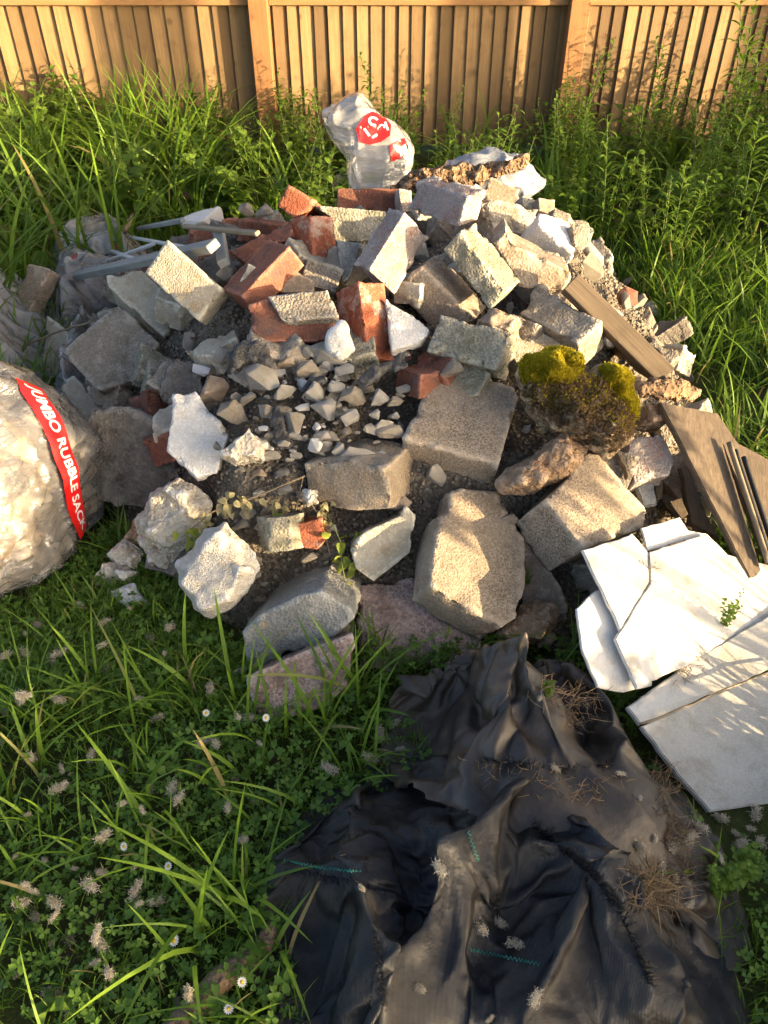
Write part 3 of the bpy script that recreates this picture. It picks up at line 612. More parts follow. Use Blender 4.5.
E8S = [  # crop x, y, width, height, material, label
    (45, 105, 75, 75, 'plaster', 'white lump left of the black charred cloth'), (115, 55, 75, 90, 'lime', 'white and rust lump touching the black charred cloth'),
    (75, 185, 140, 140, 'concrete_brown', 'mossy brown lump above the white plaster slab'), (158, 265, 105, 110, 'concrete', 'smooth grey wedge stone under the mossy lump'),
    (240, 150, 165, 130, 'lime', 'large mossy cream lump below the black charred cloth'), (345, 190, 75, 75, 'mortar', 'cream lump right of the large mossy lump'),
    (380, 290, 90, 140, 'lime', 'long rust-sided lump in the middle of the loose rubble'), (450, 190, 85, 100, 'mortar', 'upright white lump in the middle of the loose rubble'),
    (530, 175, 75, 75, 'mortar', 'pointed white lump beside the upright white lump'), (495, 245, 110, 85, 'mortar', 'flat cream lump in the middle of the loose rubble'),
    (600, 205, 95, 80, 'concrete', 'flat grey lump under the black plastic'), (580, 290, 85, 110, 'mortar', 'knobbly cream lump among the loose rubble'),
    (690, 210, 78, 72, 'mortar', 'cube-like cream lump left of the largest block'), (675, 270, 50, 45, 'mortar', 'small cream crumb below the cube-like lump'),
    (450, 390, 75, 80, 'plaster', 'white-topped lump above the small gritty block'), (540, 400, 62, 60, 'mortar', 'round cream lump above the small gritty block'),
    (605, 430, 130, 100, 'mortar', 'flat triangular white piece lying on the small gritty block'), (690, 418, 58, 58, 'mortar', 'small round lump beside the flat triangular piece'),
    (275, 255, 65, 65, 'lime', 'tan lump in the dark hollow'), (345, 378, 45, 45, 'mortar', 'cream crumb in the dark hollow'), (270, 320, 45, 35, 'plaster', 'white crumb on the faceted tan stone'),
    (490, 65, 150, 95, 'lime', 'long mossy cream lump above the loose rubble'), (560, 108, 95, 60, 'mortar', 'pale lump below the long mossy lump'),
    (738, 335, 130, 60, 'concrete', 'grey sliver left of the largest block'), (655, 322, 70, 50, 'mortar', 'cream lump in a row left of the largest block'),
    (705, 312, 70, 55, 'mortar', 'cream lump ending a row left of the largest block'), (750, 225, 60, 45, 'concrete', 'grey lump touching the largest block'),
    (355, 90, 60, 75, 'concrete_brown', 'round brown lump right of the charred cloth'), (430, 105, 90, 110, 'concrete', 'sooty grey lump right of the charred cloth'),
    (420, 45, 70, 60, 'lime', 'mossy knob below the sooty brick'), (390, 420, 60, 40, 'gravel', 'grey lump below the loose rubble'), (300, 420, 90, 40, 'gravel', 'greenish grey lump below the dark hollow')]
for x, y, ww, hh, mt, lb in E8S:
    u, v = px('E8', [(x, y)])[0]; place_stone(u, v, ww / 3.1, hh / 3.1, mt, lb, -.03)
for u, v, ww, hh, mt, lb in ((452, 369, 34, 24, 'concrete', 'grey stone wedged under the greenish pitted block'), (210, 222, 60, 42, 'plaster', 'white shell-like lump among the battens'), (185, 205, 40, 36, 'brick_dark', 'pinkish lump left of the white shell-like lump'),
        (258, 198, 40, 26, 'concrete', 'grey lump at the top left of the heap'), (265, 212, 26, 16, 'concrete', 'small grey lump below the top left lump'), (247, 210, 18, 18, 'concrete', 'round grey pebble at the top left'),
        (225, 275, 24, 20, 'gravel', 'grey lump between cream block and dark brick'), (345, 168, 50, 22, 'concrete_brown', 'brown lump behind the long red brick'), (330, 172, 18, 18, 'lime', 'tan lump left of the long red brick'),
        (400, 175, 28, 14, 'concrete', 'grey lump under the red-printed sack'), (178, 250, 40, 22, 'brick_dark', 'dark red lump under the grey batten'), (250, 575, 30, 20, 'gravel', 'mossy lump beside the cream angular boulder'), (285, 490, 20, 18, 'lime', 'small tan lump under the dry twig'),
        (505, 640, 30, 18, 'rust' and 'lime', 'tan lump above the brown fabric'), (545, 640, 40, 24, 'concrete_brown', 'brown lump behind the brown fabric'), (155, 560, 30, 26, 'lime', 'tan lump in front of the limestone boulder'), (640, 470, 30, 20, 'brick_dark', 'reddish lump under the grey-red brick piece'),
        (505, 520, 30, 30, 'concrete_brown', 'brown lump in the gap right of the largest block'), (395, 505, 40, 30, 'concrete_dark' and 'concrete_brown', 'dark lump in the hollow under the largest block')):
    place_stone(u, v, ww, hh, mt, lb, -.01 if v < 420 else -.04, 'loose stones in the heap')
k = 0
mats_ = ['concrete', 'gravel', 'mortar', 'concrete_brown', 'lime', 'gravel', 'brick_dark', 'concrete']
while k < 250:                               # loose rubble filling the gaps
    x, y = random.uniform(-1.2, 1.0), random.uniform(.95, 3.1)
    h = float(Hm(x, y))
    if h < .07: continue
    sz = random.choice((.03, .035, .045, .055, .07, .09)) * (1 if y < 2 else 1.25)
    mt = random.choice(mats_); lb = 'small ' + WORD[mt] + ' lump filling gaps ' + where(x, y)
    o = link('rubble_lump', random.choice(POOL[mt]), None, lb, 'rubble', lb.replace('lump', 'lumps'), loc=(x, y, h - .09 + sz * .2))
    o.scale = (sz, sz * random.uniform(.7, 1), sz * random.uniform(.6, 1)); o.rotation_euler = [random.uniform(0, 6.28) for _ in range(3)]; k += 1
k = 0
while k < 150:                               # pale crumbs of mortar packed in the middle hollow
    u, v = random.gauss(310, 48), random.gauss(405, 34)
    if not (205 < u < 415 and 340 < v < 475): continue
    place_stone(u, v, *random.choice(((22, 18), (15, 13), (11, 9), (8, 7), (6, 6))), random.choice(('mortar', 'lime', 'mortar', 'plaster', 'concrete', 'gravel')), 'pale mortar crumb among the loose rubble in the middle hollow', -.05, 'pale mortar crumbs in the hollow', 'mortar_crumb'); k += 1
k = 0
while k < 34:                                # stones and lumps around the dry twig and in the front hollows
    u, v = random.uniform(195, 520), random.uniform(455, 575)
    if not ((u < 350 and v > 462 + .1 * (u - 195)) or (395 < u < 425 and v < 540) or (u > 505 and v > 540)): continue
    place_stone(u, v, random.uniform(10, 28), random.uniform(9, 20), random.choice(('gravel', 'lime', 'concrete_brown', 'mortar', 'concrete', 'gravel')), 'rough lump in the hollow around the dry twig' if u < 360 else 'rough lump in the dark gap between the gritty blocks', -.075, 'lumps around the dry twig' if u < 360 else 'lumps in the gaps between gritty blocks', 'rubble_lump'); k += 1
k = 0
random.seed(5)
while k < 120:                               # larger broken pieces packed under the visible blocks
    x, y = random.uniform(-1.0, .95), random.uniform(1.0, 2.9)
    h = float(Hm(x, y))
    if h < .12 or (abs(x + .22) < .2 and abs(y - 1.42) < .16) or (-.02 < x < .4 and 1.0 < y < 1.52) or (x > .42 and y > 1.5 and random.random() < .7): continue
    P = [np.array([random.uniform(.7, 1.2) * math.cos(a) * .08, random.uniform(.7, 1.2) * math.sin(a) * .062, 0]) for a in np.linspace(0, 6.28, random.choice((4, 5, 6)), endpoint=False)]
    Rm = np.array(Matrix.Rotation(random.uniform(-.7, .7), 3, 'X') @ Matrix.Rotation(random.uniform(-.7, .7), 3, 'Y') @ Matrix.Rotation(random.uniform(0, 6.28), 3, 'Z'))
    V, F = prism(np.array(P) + np.array([0, 0, .03]), np.array([0, 0, -random.uniform(.05, .08)])); V = V @ Rm.T + np.array([x, y, h - .07])
    mt = random.choice(('concrete', 'concrete_brown', 'concrete_dark', 'brick_dark' if x < .2 and y > 1.4 else 'concrete_dark', 'concrete_green', 'cream', 'concrete')); lb = 'broken ' + WORD[mt] + ' shard between larger blocks ' + where(x, y)
    rough_obj('rubble_shard', V, F, M[mt], .004, .012, label=lb, cat='rubble', group=lb.replace('shard', 'shards')); k += 1
def crumbs(name, n, sampler, smin, smax, mat, label):
    P = sampler(n); n = len(P); o8 = np.array([(1, 0, 0), (-1, 0, 0), (0, 1, 0), (0, -1, 0), (0, 0, 1), (0, 0, -1)], float)
    f8 = np.array([(0, 2, 4), (2, 1, 4), (1, 3, 4), (3, 0, 4), (2, 0, 5), (1, 2, 5), (3, 1, 5), (0, 3, 5)])
    sz = rng.uniform(smin, smax, (n, 1, 1)) * rng.uniform(.5, 1.2, (n, 6, 1))
    Q4 = rng.normal(size=(n, 3, 3)); Q4, _q = np.linalg.qr(Q4)
    V = P[:, None] + np.einsum('nij,nkj->nki', Q4, o8[None] * sz) + rng.normal(0, smin * .5, (n, 6, 3))
    F = (f8[None] + 6 * np.arange(n)[:, None, None]).reshape(-1, 3)
    return link(name, mesh_np(name, V.reshape(-1, 3), F, M[mat], smooth_=False), kind='stuff', label=label)
def samp(n):
    x = rng.uniform(-1.25, 1.05, n * 2); y = rng.uniform(.95, 3.2, n * 2); h = Hm(x, y); ok = h > .06
    x, y, h = x[ok][:n], y[ok][:n], h[ok][:n]
    z = h - .115 + .04 * fbm(np.stack([x * 9, y * 9, x * 0], -1), 4)
    return np.stack([x, y, z + .003], -1)
crumbs('rubble_crumbs', 26000, samp, .002, .008, 'crumb', 'grey dust crumbs and grit between the blocks')

for i in range(16):
    u, v = random.uniform(60, 125), random.uniform(222, 262)
    place_stone(u, v, random.uniform(8, 18), random.uniform(7, 14), random.choice(('concrete_brown', 'gravel', 'plaster', 'lime')), 'debris lump lying in the torn white sack', .06, 'debris in the torn sack', 'debris_lump')
# ------------------------------------------------------------------ battens, sticks, logs
def batten(name, c, a, b, wd, th, mat, label, lift, roll=.4, cat='batten', group='battens and sticks on the left of the heap', la=None):
    (ua, va), (ub, vb) = px(c, [a, b]); A, B = hit(ua, va, lift), hit(ub, vb, lift if la is None else la)
    me = box_mesh(name, float(np.linalg.norm(B - A)), wd, th, M[mat], .002)
    o = link(name, me, None, label, cat, group, loc=(A + B) / 2)
    q = Vector(B - A).to_track_quat('X', 'Z'); o.rotation_euler = (q @ Matrix.Rotation(roll, 3, 'X').to_quaternion()).to_euler()
    return o
batten('timber_beam', 'C4', (296, 98), (704, 500), .05, .03, 'timber', 'long thin timber lying down the right slope of the heap', .05, .7, 'timber', 'timber beams in the heap')
batten('batten', 'C7', (0, 210), (655, 68), .035, .022, 'grey_timber', 'grey painted batten lying across the left blocks', .09)
batten('batten', 'C8', (35, 250), (225, 215), .016, .014, 'grey_timber', 'short pale batten behind the grey batten', .07)
batten('batten', 'C8', (230, 240), (545, 270), .014, .01, 'stick', 'thin rusty strip crossing below the white lump', .07)
batten('batten', 'Z3', (180, 210), (192, 320), .03, .012, 'stick', 'short tan board standing at the torn sack', .10)
batten('batten', 'C8', (380, 270), (400, 400), .028, .02, 'grey_timber', 'dark grey upright strip between battens and bricks', .03)
batten('batten', 'C7', (150, 150), (400, 60), .014, .01, 'pale_plastic', 'white plastic strip under the grey batten', .06)
batten('batten', 'C7', (300, 30), (560, 80), .012, .01, 'pale_plastic', 'curved white strip above the grey batten', .07)
batten('batten', 'C7', (220, 90), (320, 125), .014, .01, 'pale_plastic', 'short white strip in the torn sack', .07)
def sticks(c, pts, rad, label, lift, mat='stick', name='stick', cat='stick', n=6, jit=.006):
    P = [hit(u, v, lift) for u, v in px(c, pts)]
    return tube_thing(name, P, rad, M[mat], n, jitter=jit, label=label, cat=cat, group='battens and sticks on the left of the heap')
sticks('Z3', [(218, 222), (300, 195), (365, 178), (392, 130)], [.012, .013, .013, .008], 'mossy brown branch on the torn sack', .1)
sticks('Z3', [(30, 520), (70, 515), (180, 475), (275, 448)], [.003, .004, .004, .003], 'thin bent stick poking out at the left', .07)
sticks('Z3', [(75, 520), (50, 560), (25, 585)], [.003, .003, .002], 'thin root hanging at the left edge', .06)
P = [hit(u, v, .06) for u, v in px('P', [(392, 196), (430, 186), (470, 178), (500, 172), (528, 163)])]
P = [np.array((p[0], 2.75 - .25 * k / 4, .5 + .03 * k)) for k, p in enumerate(P)]
P = [at_y(u, v, 2.62) for u, v in ((392, 190), (425, 186), (465, 179), (500, 171), (528, 161))]
V, F = tube(np.array([P[0] + (P[-1] - P[0]) * s + np.array([0, 0, .012 * math.sin(s * 7)]) for s in np.linspace(0, 1, 9)]), np.array([.02, .032, .036, .034, .036, .032, .03, .024, .012]), 8)
rough_obj('bark_log', V, F, M['bark'], .012, .02, vox=.006, freq=22, label='rotten bark-covered log across the top of the heap', cat='log')
P = np.array([hit(u, v, .05) for u, v in ((640, 392), (655, 389), (672, 388), (695, 393))])
V, F = tube(P, np.array([.016, .024, .024, .014]), 8)
rough_obj('rotten_log', V, F, M['bark'], .01, .02, vox=.005, freq=25, label='short rotten log at the top corner of the wooden board', cat='log')
# charred cloth and black plastic in the hollow
nrock('charred_cloth', 'E8', [(140, 60), (170, 15), (250, 10), (300, 45), (310, 95), (280, 110), (230, 75), (180, 85), (150, 120)], (0, -.7, .7), .02, 'char', 'black charred cloth scrap among the loose rubble', 'cloth', lift=.0, group='black scraps')
nrock('black_plastic', 'C6', [(600, 470), (680, 400), (768, 345), (800, 350), (800, 420), (700, 440), (620, 500)], (0, -.6, .8), .015, 'char', 'black plastic scrap left of the pitted block', 'plastic', lift=-.01, group='black scraps')
nrock('black_plastic', 'E8', [(395, 180), (430, 140), (500, 120), (500, 150), (440, 165), (420, 230)], (0, -.6, .8), .012, 'char', 'curled black plastic around the upright white lump', 'plastic', lift=-.02, group='black scraps')
nrock('black_plastic', 'E8', [(290, 240), (330, 230), (350, 330), (400, 400), (330, 400), (300, 320)], (0, -.6, .8), .012, 'char', 'black rag in the dark hollow of the loose rubble', 'plastic', lift=-.03, group='black scraps')
process_rough(); ROUGH.clear()

# ------------------------------------------------------------------ plastic sacks
from mathutils.bvhtree import BVHTree
def film(name, c, alpha=.5, rough=.25, scale=18, print_=None, warm=(.6, .5, .4)):
    m, t = new_mat(name); v, r_ = coords(t, False)
    mp = t.nodes.new('ShaderNodeMapping'); mp.inputs['Rotation'].default_value = (0, .35, 0); mp.inputs['Scale'].default_value = (1, 1, 3.5); t.links.new(v, mp.inputs[0])
    a = noise(t, mp.outputs[0], scale, 3, .6); col = mixc(t, ramp(t, noise(t, v, 7, 3), [(.35, g(0)), (.7, g(1))]), c, warm)
    if print_:
        col = mixc(t, ramp(t, noise(t, v, 11, 1), [(.66, g(0)), (.68, g(1))]), col, print_)
    b = t.nodes.new('ShaderNodeBump'); b.inputs['Strength'].default_value = .9; b.inputs['Distance'].default_value = .01; t.links.new(a, b.inputs['Height'])
    df = t.nodes.new('ShaderNodeBsdfDiffuse'); t.links.new(col, df.inputs[0]); t.links.new(b.outputs[0], df.inputs['Normal'])
    tl = t.nodes.new('ShaderNodeBsdfTranslucent'); t.links.new(col, tl.inputs[0]); t.links.new(b.outputs[0], tl.inputs['Normal'])
    m1 = t.nodes.new('ShaderNodeMixShader'); m1.inputs[0].default_value = .4; t.links.new(df.outputs[0], m1.inputs[1]); t.links.new(tl.outputs[0], m1.inputs[2])
    tp = t.nodes.new('ShaderNodeBsdfTransparent'); m2 = t.nodes.new('ShaderNodeMixShader'); m2.inputs[0].default_value = alpha
    t.links.new(tp.outputs[0], m2.inputs[1]); t.links.new(m1.outputs[0], m2.inputs[2])
    gl = t.nodes.new('ShaderNodeBsdfGlossy'); gl.inputs['Roughness'].default_value = rough; t.links.new(b.outputs[0], gl.inputs['Normal'])
    lw = t.nodes.new('ShaderNodeFresnel'); lw.inputs['IOR'].default_value = 1.55; t.links.new(b.outputs[0], lw.inputs['Normal'])
    m3 = t.nodes.new('ShaderNodeMixShader'); t.links.new(math_n(t, 'MULTIPLY', lw.outputs[0], 1.6), m3.inputs[0]); t.links.new(m2.outputs[0], m3.inputs[1]); t.links.new(gl.outputs[0], m3.inputs[2])
    o = t.nodes.new('ShaderNodeOutputMaterial'); t.links.new(m3.outputs[0], o.inputs[0]); return m
M['film_clear'] = film('clear_film', (.72, .72, .73), .24, .12, 24, warm=(.7, .68, .65))
M['film_white'] = film('white_film', (.7, .72, .74), .62, .15, 26, print_=(.45, .06, .05), warm=(.26, .22, .17))
M['film_blue'] = film('blue_grey_film', (.34, .38, .44), .95, .3, 26, warm=(.42, .43, .45))
M['film_pale'] = film('pale_film', (.7, .72, .74), .66, .16, 24, warm=(.5, .46, .4))
M['film_back'] = film('back_film', (.74, .73, .71), .6, .13, 16, warm=(.66, .61, .56))
m, t = new_mat('red_print'); finish(t, (.62, .012, .012), .3, spec=.5); M['red'] = m
m, t = new_mat('white_print'); finish(t, (.75, .74, .72), .35, spec=.5); M['wprint'] = m
m, t = new_mat('sack_fill'); v, r_ = coords(t, False); at = t.nodes.new('ShaderNodeAttribute'); at.attribute_name = 'tint'
c = ramp(t, at.outputs['Fac'], [(0, (.1, .095, .09)), (.3, (.2, .17, .14)), (.5, (.33, .22, .11)), (.7, (.45, .38, .28)), (1, (.6, .56, .48))])
finish(t, c, .85, noise(t, v, 60, 3), .8, .006, .2); M['fill'] = m

SC = np.array([-1.0, 1.455, 0.0])
def sack_r0(th, z):
    r = np.interp(z, [0, .03, .12, .22, .30, .37, .42, .455, .48, .52], [.26, .295, .30, .295, .27, .23, .18, .12, .05, .06])
    r = r * .93 / (np.abs(np.cos(th + .35)) ** 3.2 + np.abs(np.sin(th + .35)) ** 3.2) ** (1 / 3.2)
    q = np.stack([np.cos(th) * 2.2, np.sin(th) * 2.2, z * 6], -1)
    return r * (1 + .07 * fbm(q.reshape(-1, 3), 5, 2).reshape(r.shape))
def sack_r(th, z):
    r = sack_r0(th, z)
    fold = np.stack([np.cos(th) * 5, np.sin(th) * 5, z * 22 - np.cos(th) * 6], -1)
    f3 = fold.reshape(-1, 3)
    return r + .009 * ((1 - np.abs(vn(f3, 8))) ** 3).reshape(r.shape) + .006 * ((1 - np.abs(vn(f3 * np.array([2.2, 2.2, 1.9]), 18))) ** 4).reshape(r.shape) - .006 + .02 * smooth(.36, .46, z) * np.sin(th * 11 + 2 * np.sin(th * 3))
def lathe(th, zs, rf):
    TH, ZZ = np.meshgrid(th, zs); rr = rf(TH, ZZ); nz, nt_ = TH.shape
    V = np.stack([rr * np.cos(TH), rr * np.sin(TH), ZZ], -1).reshape(-1, 3)
    idx = np.arange(nz * nt_).reshape(nz, nt_); nx_ = np.roll(idx, -1, 1)
    F = np.stack([idx[:-1], nx_[:-1], nx_[1:], idx[1:]], -1).reshape(-1, 4)
    return V, F
TH = np.linspace(0, 2 * math.pi, 200, endpoint=False)
sack = link('rubble_sack', None, None, 'clear rubble sack with red printed band standing at the left front', 'sack', loc=SC)
V, F = lathe(TH, np.linspace(0, .52, 130), sack_r)
link('film', mesh_np('film', V, F, M['film_clear']), sack)
V, F = lathe(TH, np.linspace(0, .34, 90), lambda t_, z_: sack_r0(t_, z_ * 1.02) * .955 * np.sqrt(np.clip(1 - (z_ / .342) ** 6, 0, 1)))
cells = V[rng.integers(0, len(V), 330)] * .97; DD = np.linalg.norm(V[:, None] - cells[None], axis=2); F1 = DD.min(1); CI = DD.argmin(1); F2 = np.sort(DD, axis=1)[:, 1]
V[:, :2] *= (1 - .14 * np.clip(1 - (F2 - F1) / .022, 0, 1) ** 2)[:, None]
link('rubble_fill', mesh_np('rubble_fill', V, F, M['fill'], rng.random(330)[CI]), sack)
def cast_sack(u, v):
    d = ray(u, v); ts = np.linspace(1.0, 2.6, 3000); P = CAMP + ts[:, None] * d - SC
    rad = np.hypot(P[:, 0], P[:, 1]); th = np.arctan2(P[:, 1], P[:, 0])
    ok = np.where((P[:, 2] > 0) & (P[:, 2] < .5) & (rad < sack_r(th, P[:, 2])))[0]
    return P[ok[0]] if len(ok) else None
def on_sack(P, off):
    th = np.arctan2(P[..., 1], P[..., 0]); rr = sack_r0(th, P[..., 2]) + off + .009
    return np.stack([rr * np.cos(th), rr * np.sin(th), P[..., 2]], -1)
path = [cast_sack(*p) for p in ((23, 384), (32, 395), (42, 410), (52, 433), (60, 458), (67, 484), (73, 509), (78, 532))]
path = np.array([p for p in path if p is not None])
sl_ = np.concatenate([[0], np.cumsum(np.linalg.norm(np.diff(path, axis=0), axis=1))]); SL = sl_[-1]
def band_pt(s, wv, off):
    """s along the band in metres, wv across in metres (positive to the right)"""
    s = np.asarray(s, float); wv = np.asarray(wv, float)
    C_ = np.stack([np.interp(s, sl_, path[:, k]) for k in range(3)], -1)
    C2 = np.stack([np.interp(np.clip(s + .02, 0, SL), sl_, path[:, k]) for k in range(3)], -1); C1 = np.stack([np.interp(np.clip(s - .02, 0, SL), sl_, path[:, k]) for k in range(3)], -1)
    T = C2 - C1; T /= np.linalg.norm(T, axis=-1)[..., None]
    Rn = np.stack([C_[..., 0], C_[..., 1], 0 * s + .02], -1); Rn /= np.linalg.norm(Rn, axis=-1)[..., None]
    W = np.cross(Rn, T); W /= np.linalg.norm(W, axis=-1)[..., None]
    if W.reshape(-1, 3)[0][0] < 0: pass
    return on_sack(C_ + W * wv[..., None] * WS, off)
WS = 1.0
BW = .046
ss, ww_ = np.meshgrid(np.linspace(0, SL, 60), np.linspace(-BW / 2, BW / 2, 9), indexing='ij')
idx = np.arange(ss.size).reshape(ss.shape); F = np.stack([idx[:-1, :-1], idx[1:, :-1], idx[1:, 1:], idx[:-1, 1:]], -1).reshape(-1, 4)
band = link('printed_band', mesh_np('printed_band', band_pt(ss, ww_, .0025).reshape(-1, 3), F, M['red']), sack, label='red band reading JUMBO RUBBLE SACK')
def text_mesh(body, bold=.012):
    cu = bpy.data.curves.new('lettering', 'FONT'); cu.body = body; cu.size = 1; cu.offset = bold; cu.resolution_u = 3
    o = bpy.data.objects.new('lettering', cu); COL.objects.link(o)
    dg = bpy.context.evaluated_depsgraph_get(); me = bpy.data.meshes.new_from_object(o.evaluated_get(dg))
    bm = bmesh.new(); bm.from_mesh(me); bmesh.ops.triangulate(bm, faces=bm.faces[:])
    for _ in range(2): bmesh.ops.subdivide_edges(bm, edges=[e for e in bm.edges if e.calc_length() > .12], cuts=1)
    bmesh.ops.triangulate(bm, faces=bm.faces[:])
    V = np.array([v.co[:] for v in bm.verts]); F = np.array([[v.index for v in f.verts] for f in bm.faces]); bm.free()
    bpy.data.objects.remove(o); bpy.data.curves.remove(cu); return V, F
V, F = text_mesh('JUMBO RUBBLE SACK', .022)
V[:, 0] -= V[:, 0].min(); V[:, 1] -= V[:, 1].min(); tl_ = V[:, 0].max(); th_ = V[:, 1].max()
s_ = .012 + V[:, 0] / tl_ * (SL - .026); w_ = (V[:, 1] / th_ - .5) * .028
# letter tops to the right as seen: check which way the across axis points
pa, pb = band_pt(SL / 2, 0., 0), band_pt(SL / 2, .01, 0)
if pb[0] < pa[0]: WS = -1.0
link('lettering', mesh_np('lettering', band_pt(s_, w_, .004), F, M['wprint'], smooth_=False), band, label='white lettering JUMBO RUBBLE SACK')

def decal(name, obj, pix, n, mat, off, parent, label=None):
    """a printed patch laid on the surface of obj: polygon of pixels on a plane through the object, cast on to its surface"""
    me = obj.data; n = np.array(n, float); n /= np.linalg.norm(n); loc = np.array(obj.location)
    bv = BVHTree.FromPolygons([v.co[:] for v in me.vertices], [p.vertices[:] for p in me.polygons])
    P = np.array([on_plane(u, v, loc, n) for u, v in pix]); bm = bmesh.new()
    f = bm.faces.new([bm.verts.new(p) for p in P]); bmesh.ops.triangulate(bm, faces=bm.faces[:])
    for _ in range(4): bmesh.ops.subdivide_edges(bm, edges=[e for e in bm.edges if e.calc_length() > .012], cuts=1); bmesh.ops.triangulate(bm, faces=bm.faces[:])
    for v in bm.verts:
        h = bv.ray_cast(Vector(np.array(v.co) - loc + n * .5), Vector(-n))
        v.co = (h[0] + Vector(n) * off) if h[0] else Vector(np.array(v.co) - loc)
    m2 = bpy.data.meshes.new(name); bm.to_mesh(m2); bm.free(); m2.materials.append(mat)
    return link(name, m2, parent, label=label)
def sack_blob(name, outline, y, n, thick, mat, label, amp=.01, freq=9):
    n = np.array(n, float); n /= np.linalg.norm(n); cu = np.mean(outline, 0); p0 = at_y(cu[0], cu[1], y)
    P = np.array([on_plane(u, v, p0, n) for u, v in outline]); cc = P.mean(0); k = len(P)
    A1 = cc + (P - cc) * .85 + n * thick * .6; A2 = cc + (P - cc) * .5 + n * thick
    B1 = cc + (P - cc) * .85 - n * thick * .6; B2 = cc + (P - cc) * .5 - n * thick
    V = np.vstack([A2, A1, P, B1, B2]); F = [tuple(range(k)), tuple(range(5 * k - 1, 4 * k - 1, -1))]
    for a in range(0, 4 * k, k): F += [(a + i, a + k + i, a + k + (i + 1) % k, a + (i + 1) % k) for i in range(k)]
    return rough_obj(name, V, F, M[mat], amp, .0, rnd=7, vox=.005, freq=freq, label=label, cat='sack', group='plastic sacks')
NB = (0, -.93, .36)
back = sack_blob('plastic_sack', [(322, 112), (345, 96), (357, 93), (368, 100), (384, 118), (404, 130), (417, 146), (414, 168), (402, 190), (380, 205), (352, 205), (345, 160), (330, 140)], 3.1, NB, .1, 'film_back', 'clear sack with red oval print standing behind the heap', -.014, 8)
sack_blob('plastic_sack', [(436, 172), (462, 154), (495, 151), (520, 160), (547, 184), (535, 196), (500, 205), (450, 200)], 2.75, (.1, -.75, .65), .06, 'film_blue', 'blue-grey plastic sack behind the bark log', -.02, 12)
process_rough(); ROUGH.clear()
rp = decal('printed_oval', back, [(365, 122), (373, 115), (383, 118), (391, 128), (390, 140), (381, 146), (370, 149), (360, 146), (357, 134)], NB, M['red'], .006, back, 'red oval print with white curved marks')
def arc_px(cx, cy, r0, r1, a0, a1, n=10): return [(cx + r1 * math.cos(R(a)), cy + r1 * math.sin(R(a))) for a in np.linspace(a0, a1, n)] + [(cx + r0 * math.cos(R(a)), cy + r0 * math.sin(R(a))) for a in np.linspace(a1, a0, n)]
for q in (arc_px(374, 126, 3.0, 5.2, 60, 330), arc_px(382, 131, 1.4, 3.0, 150, 400), [(384, 126), (386, 125), (389, 134), (387, 135)], [(364, 134), (366, 133), (371, 140), (369, 141)], [(372, 141), (377, 138), (378, 140), (373, 143)]):
    decal('printed_mark', back, q, NB, M['wprint'], .009, rp)
decal('printed_patch', back, [(389, 150), (404, 141), (408, 150), (402, 160), (391, 165)], NB, M['red'], .006, back, 'torn red print low on the sack')
decal('printed_patch', back, [(398, 152), (405, 147), (407, 154), (400, 160)], NB, M['wprint'], .009, back)

# ------------------------------------------------------------------ mossy turf
turf = nrock('turf_clod', 'P', [(517, 372), (522, 358), (545, 346), (574, 354), (578, 382), (598, 370), (625, 376), (641, 402), (634, 434), (610, 456), (578, 442), (545, 424), (524, 402)], (.05, -.65, .76), .09, 'turf', 'turf clod topped with two yellow-green moss cushions', 'turf', lift=.06, amp=.014, group='moss')
turf['group'] = ''
del turf['group']
process_rough(); ROUGH.clear()
def cushion(pix, n, parent, obj, count, hh, mat='moss', lo=.2):
    me = obj.data; loc = np.array(obj.location); n = np.array(n, float); n /= np.linalg.norm(n)
    bv = BVHTree.FromPolygons([v.co[:] for v in me.vertices], [p.vertices[:] for p in me.polygons])
    P = np.array([on_plane(u, v, loc, n) for u, v in pix]); c0 = P.mean(0); tri = []
    Vs, Fs, Ts = [], [], []
    k = len(P)
    for _ in range(count):
        i = random.randrange(k); a, b = random.random() ** .5, random.random()
        p = c0 + a * ((P[i] - c0) * (1 - b) + (P[(i + 1) % k] - c0) * b)
        h = bv.ray_cast(Vector(p - loc + n * .5), Vector(-n))
        if h[0] is None: continue
        base = np.array(h[0]); d = np.array(h[1]) + rng.normal(0, .55, 3) + np.array([0, 0, .5]); d /= np.linalg.norm(d)
        dome = hh * (1 - a ** 3) * 1.0; base = base + n * dome * .8 * (1 + .5 * float(vn(p[None] * 60)[0]))
        s_ = np.cross(d, rng.normal(size=3)); s_ /= np.linalg.norm(s_); L_ = random.uniform(.006, .012)
        m_ = len(Vs); Vs += [base - s_ * .0016 - n * .008, base + s_ * .0016 - n * .008, base + d * L_ + s_ * .0006, base + d * L_ * .6 - s_ * .003]
        Fs += [(m_, m_ + 1, m_ + 2), (m_, m_ + 2, m_ + 3)]; t_ = random.random(); Ts += [t_ * .3, t_ * .3, t_, t_]
    link('moss_cushion' if mat == 'moss' else 'dead_grass', mesh_np('moss_cushion', Vs, np.array(Fs), M[mat], Ts, False), parent)
TN = (.05, -.65, .76)
cushion([(518, 376), (521, 360), (545, 346), (575, 354), (578, 378), (566, 392), (540, 392), (524, 388)], TN, turf, turf, 8500, .016)
cushion([(592, 376), (610, 367), (627, 376), (642, 402), (640, 424), (622, 416), (606, 402), (596, 390)], TN, turf, turf, 6500, .015)
cushion([(520, 385), (575, 380), (600, 385), (640, 420), (620, 440), (560, 420), (525, 400)], TN, turf, turf, 900, .003)
cushion([(519, 375), (560, 385), (600, 385), (636, 418), (634, 434), (610, 455), (578, 442), (545, 424), (524, 402)], TN, turf, turf, 3500, .004, 'dead')

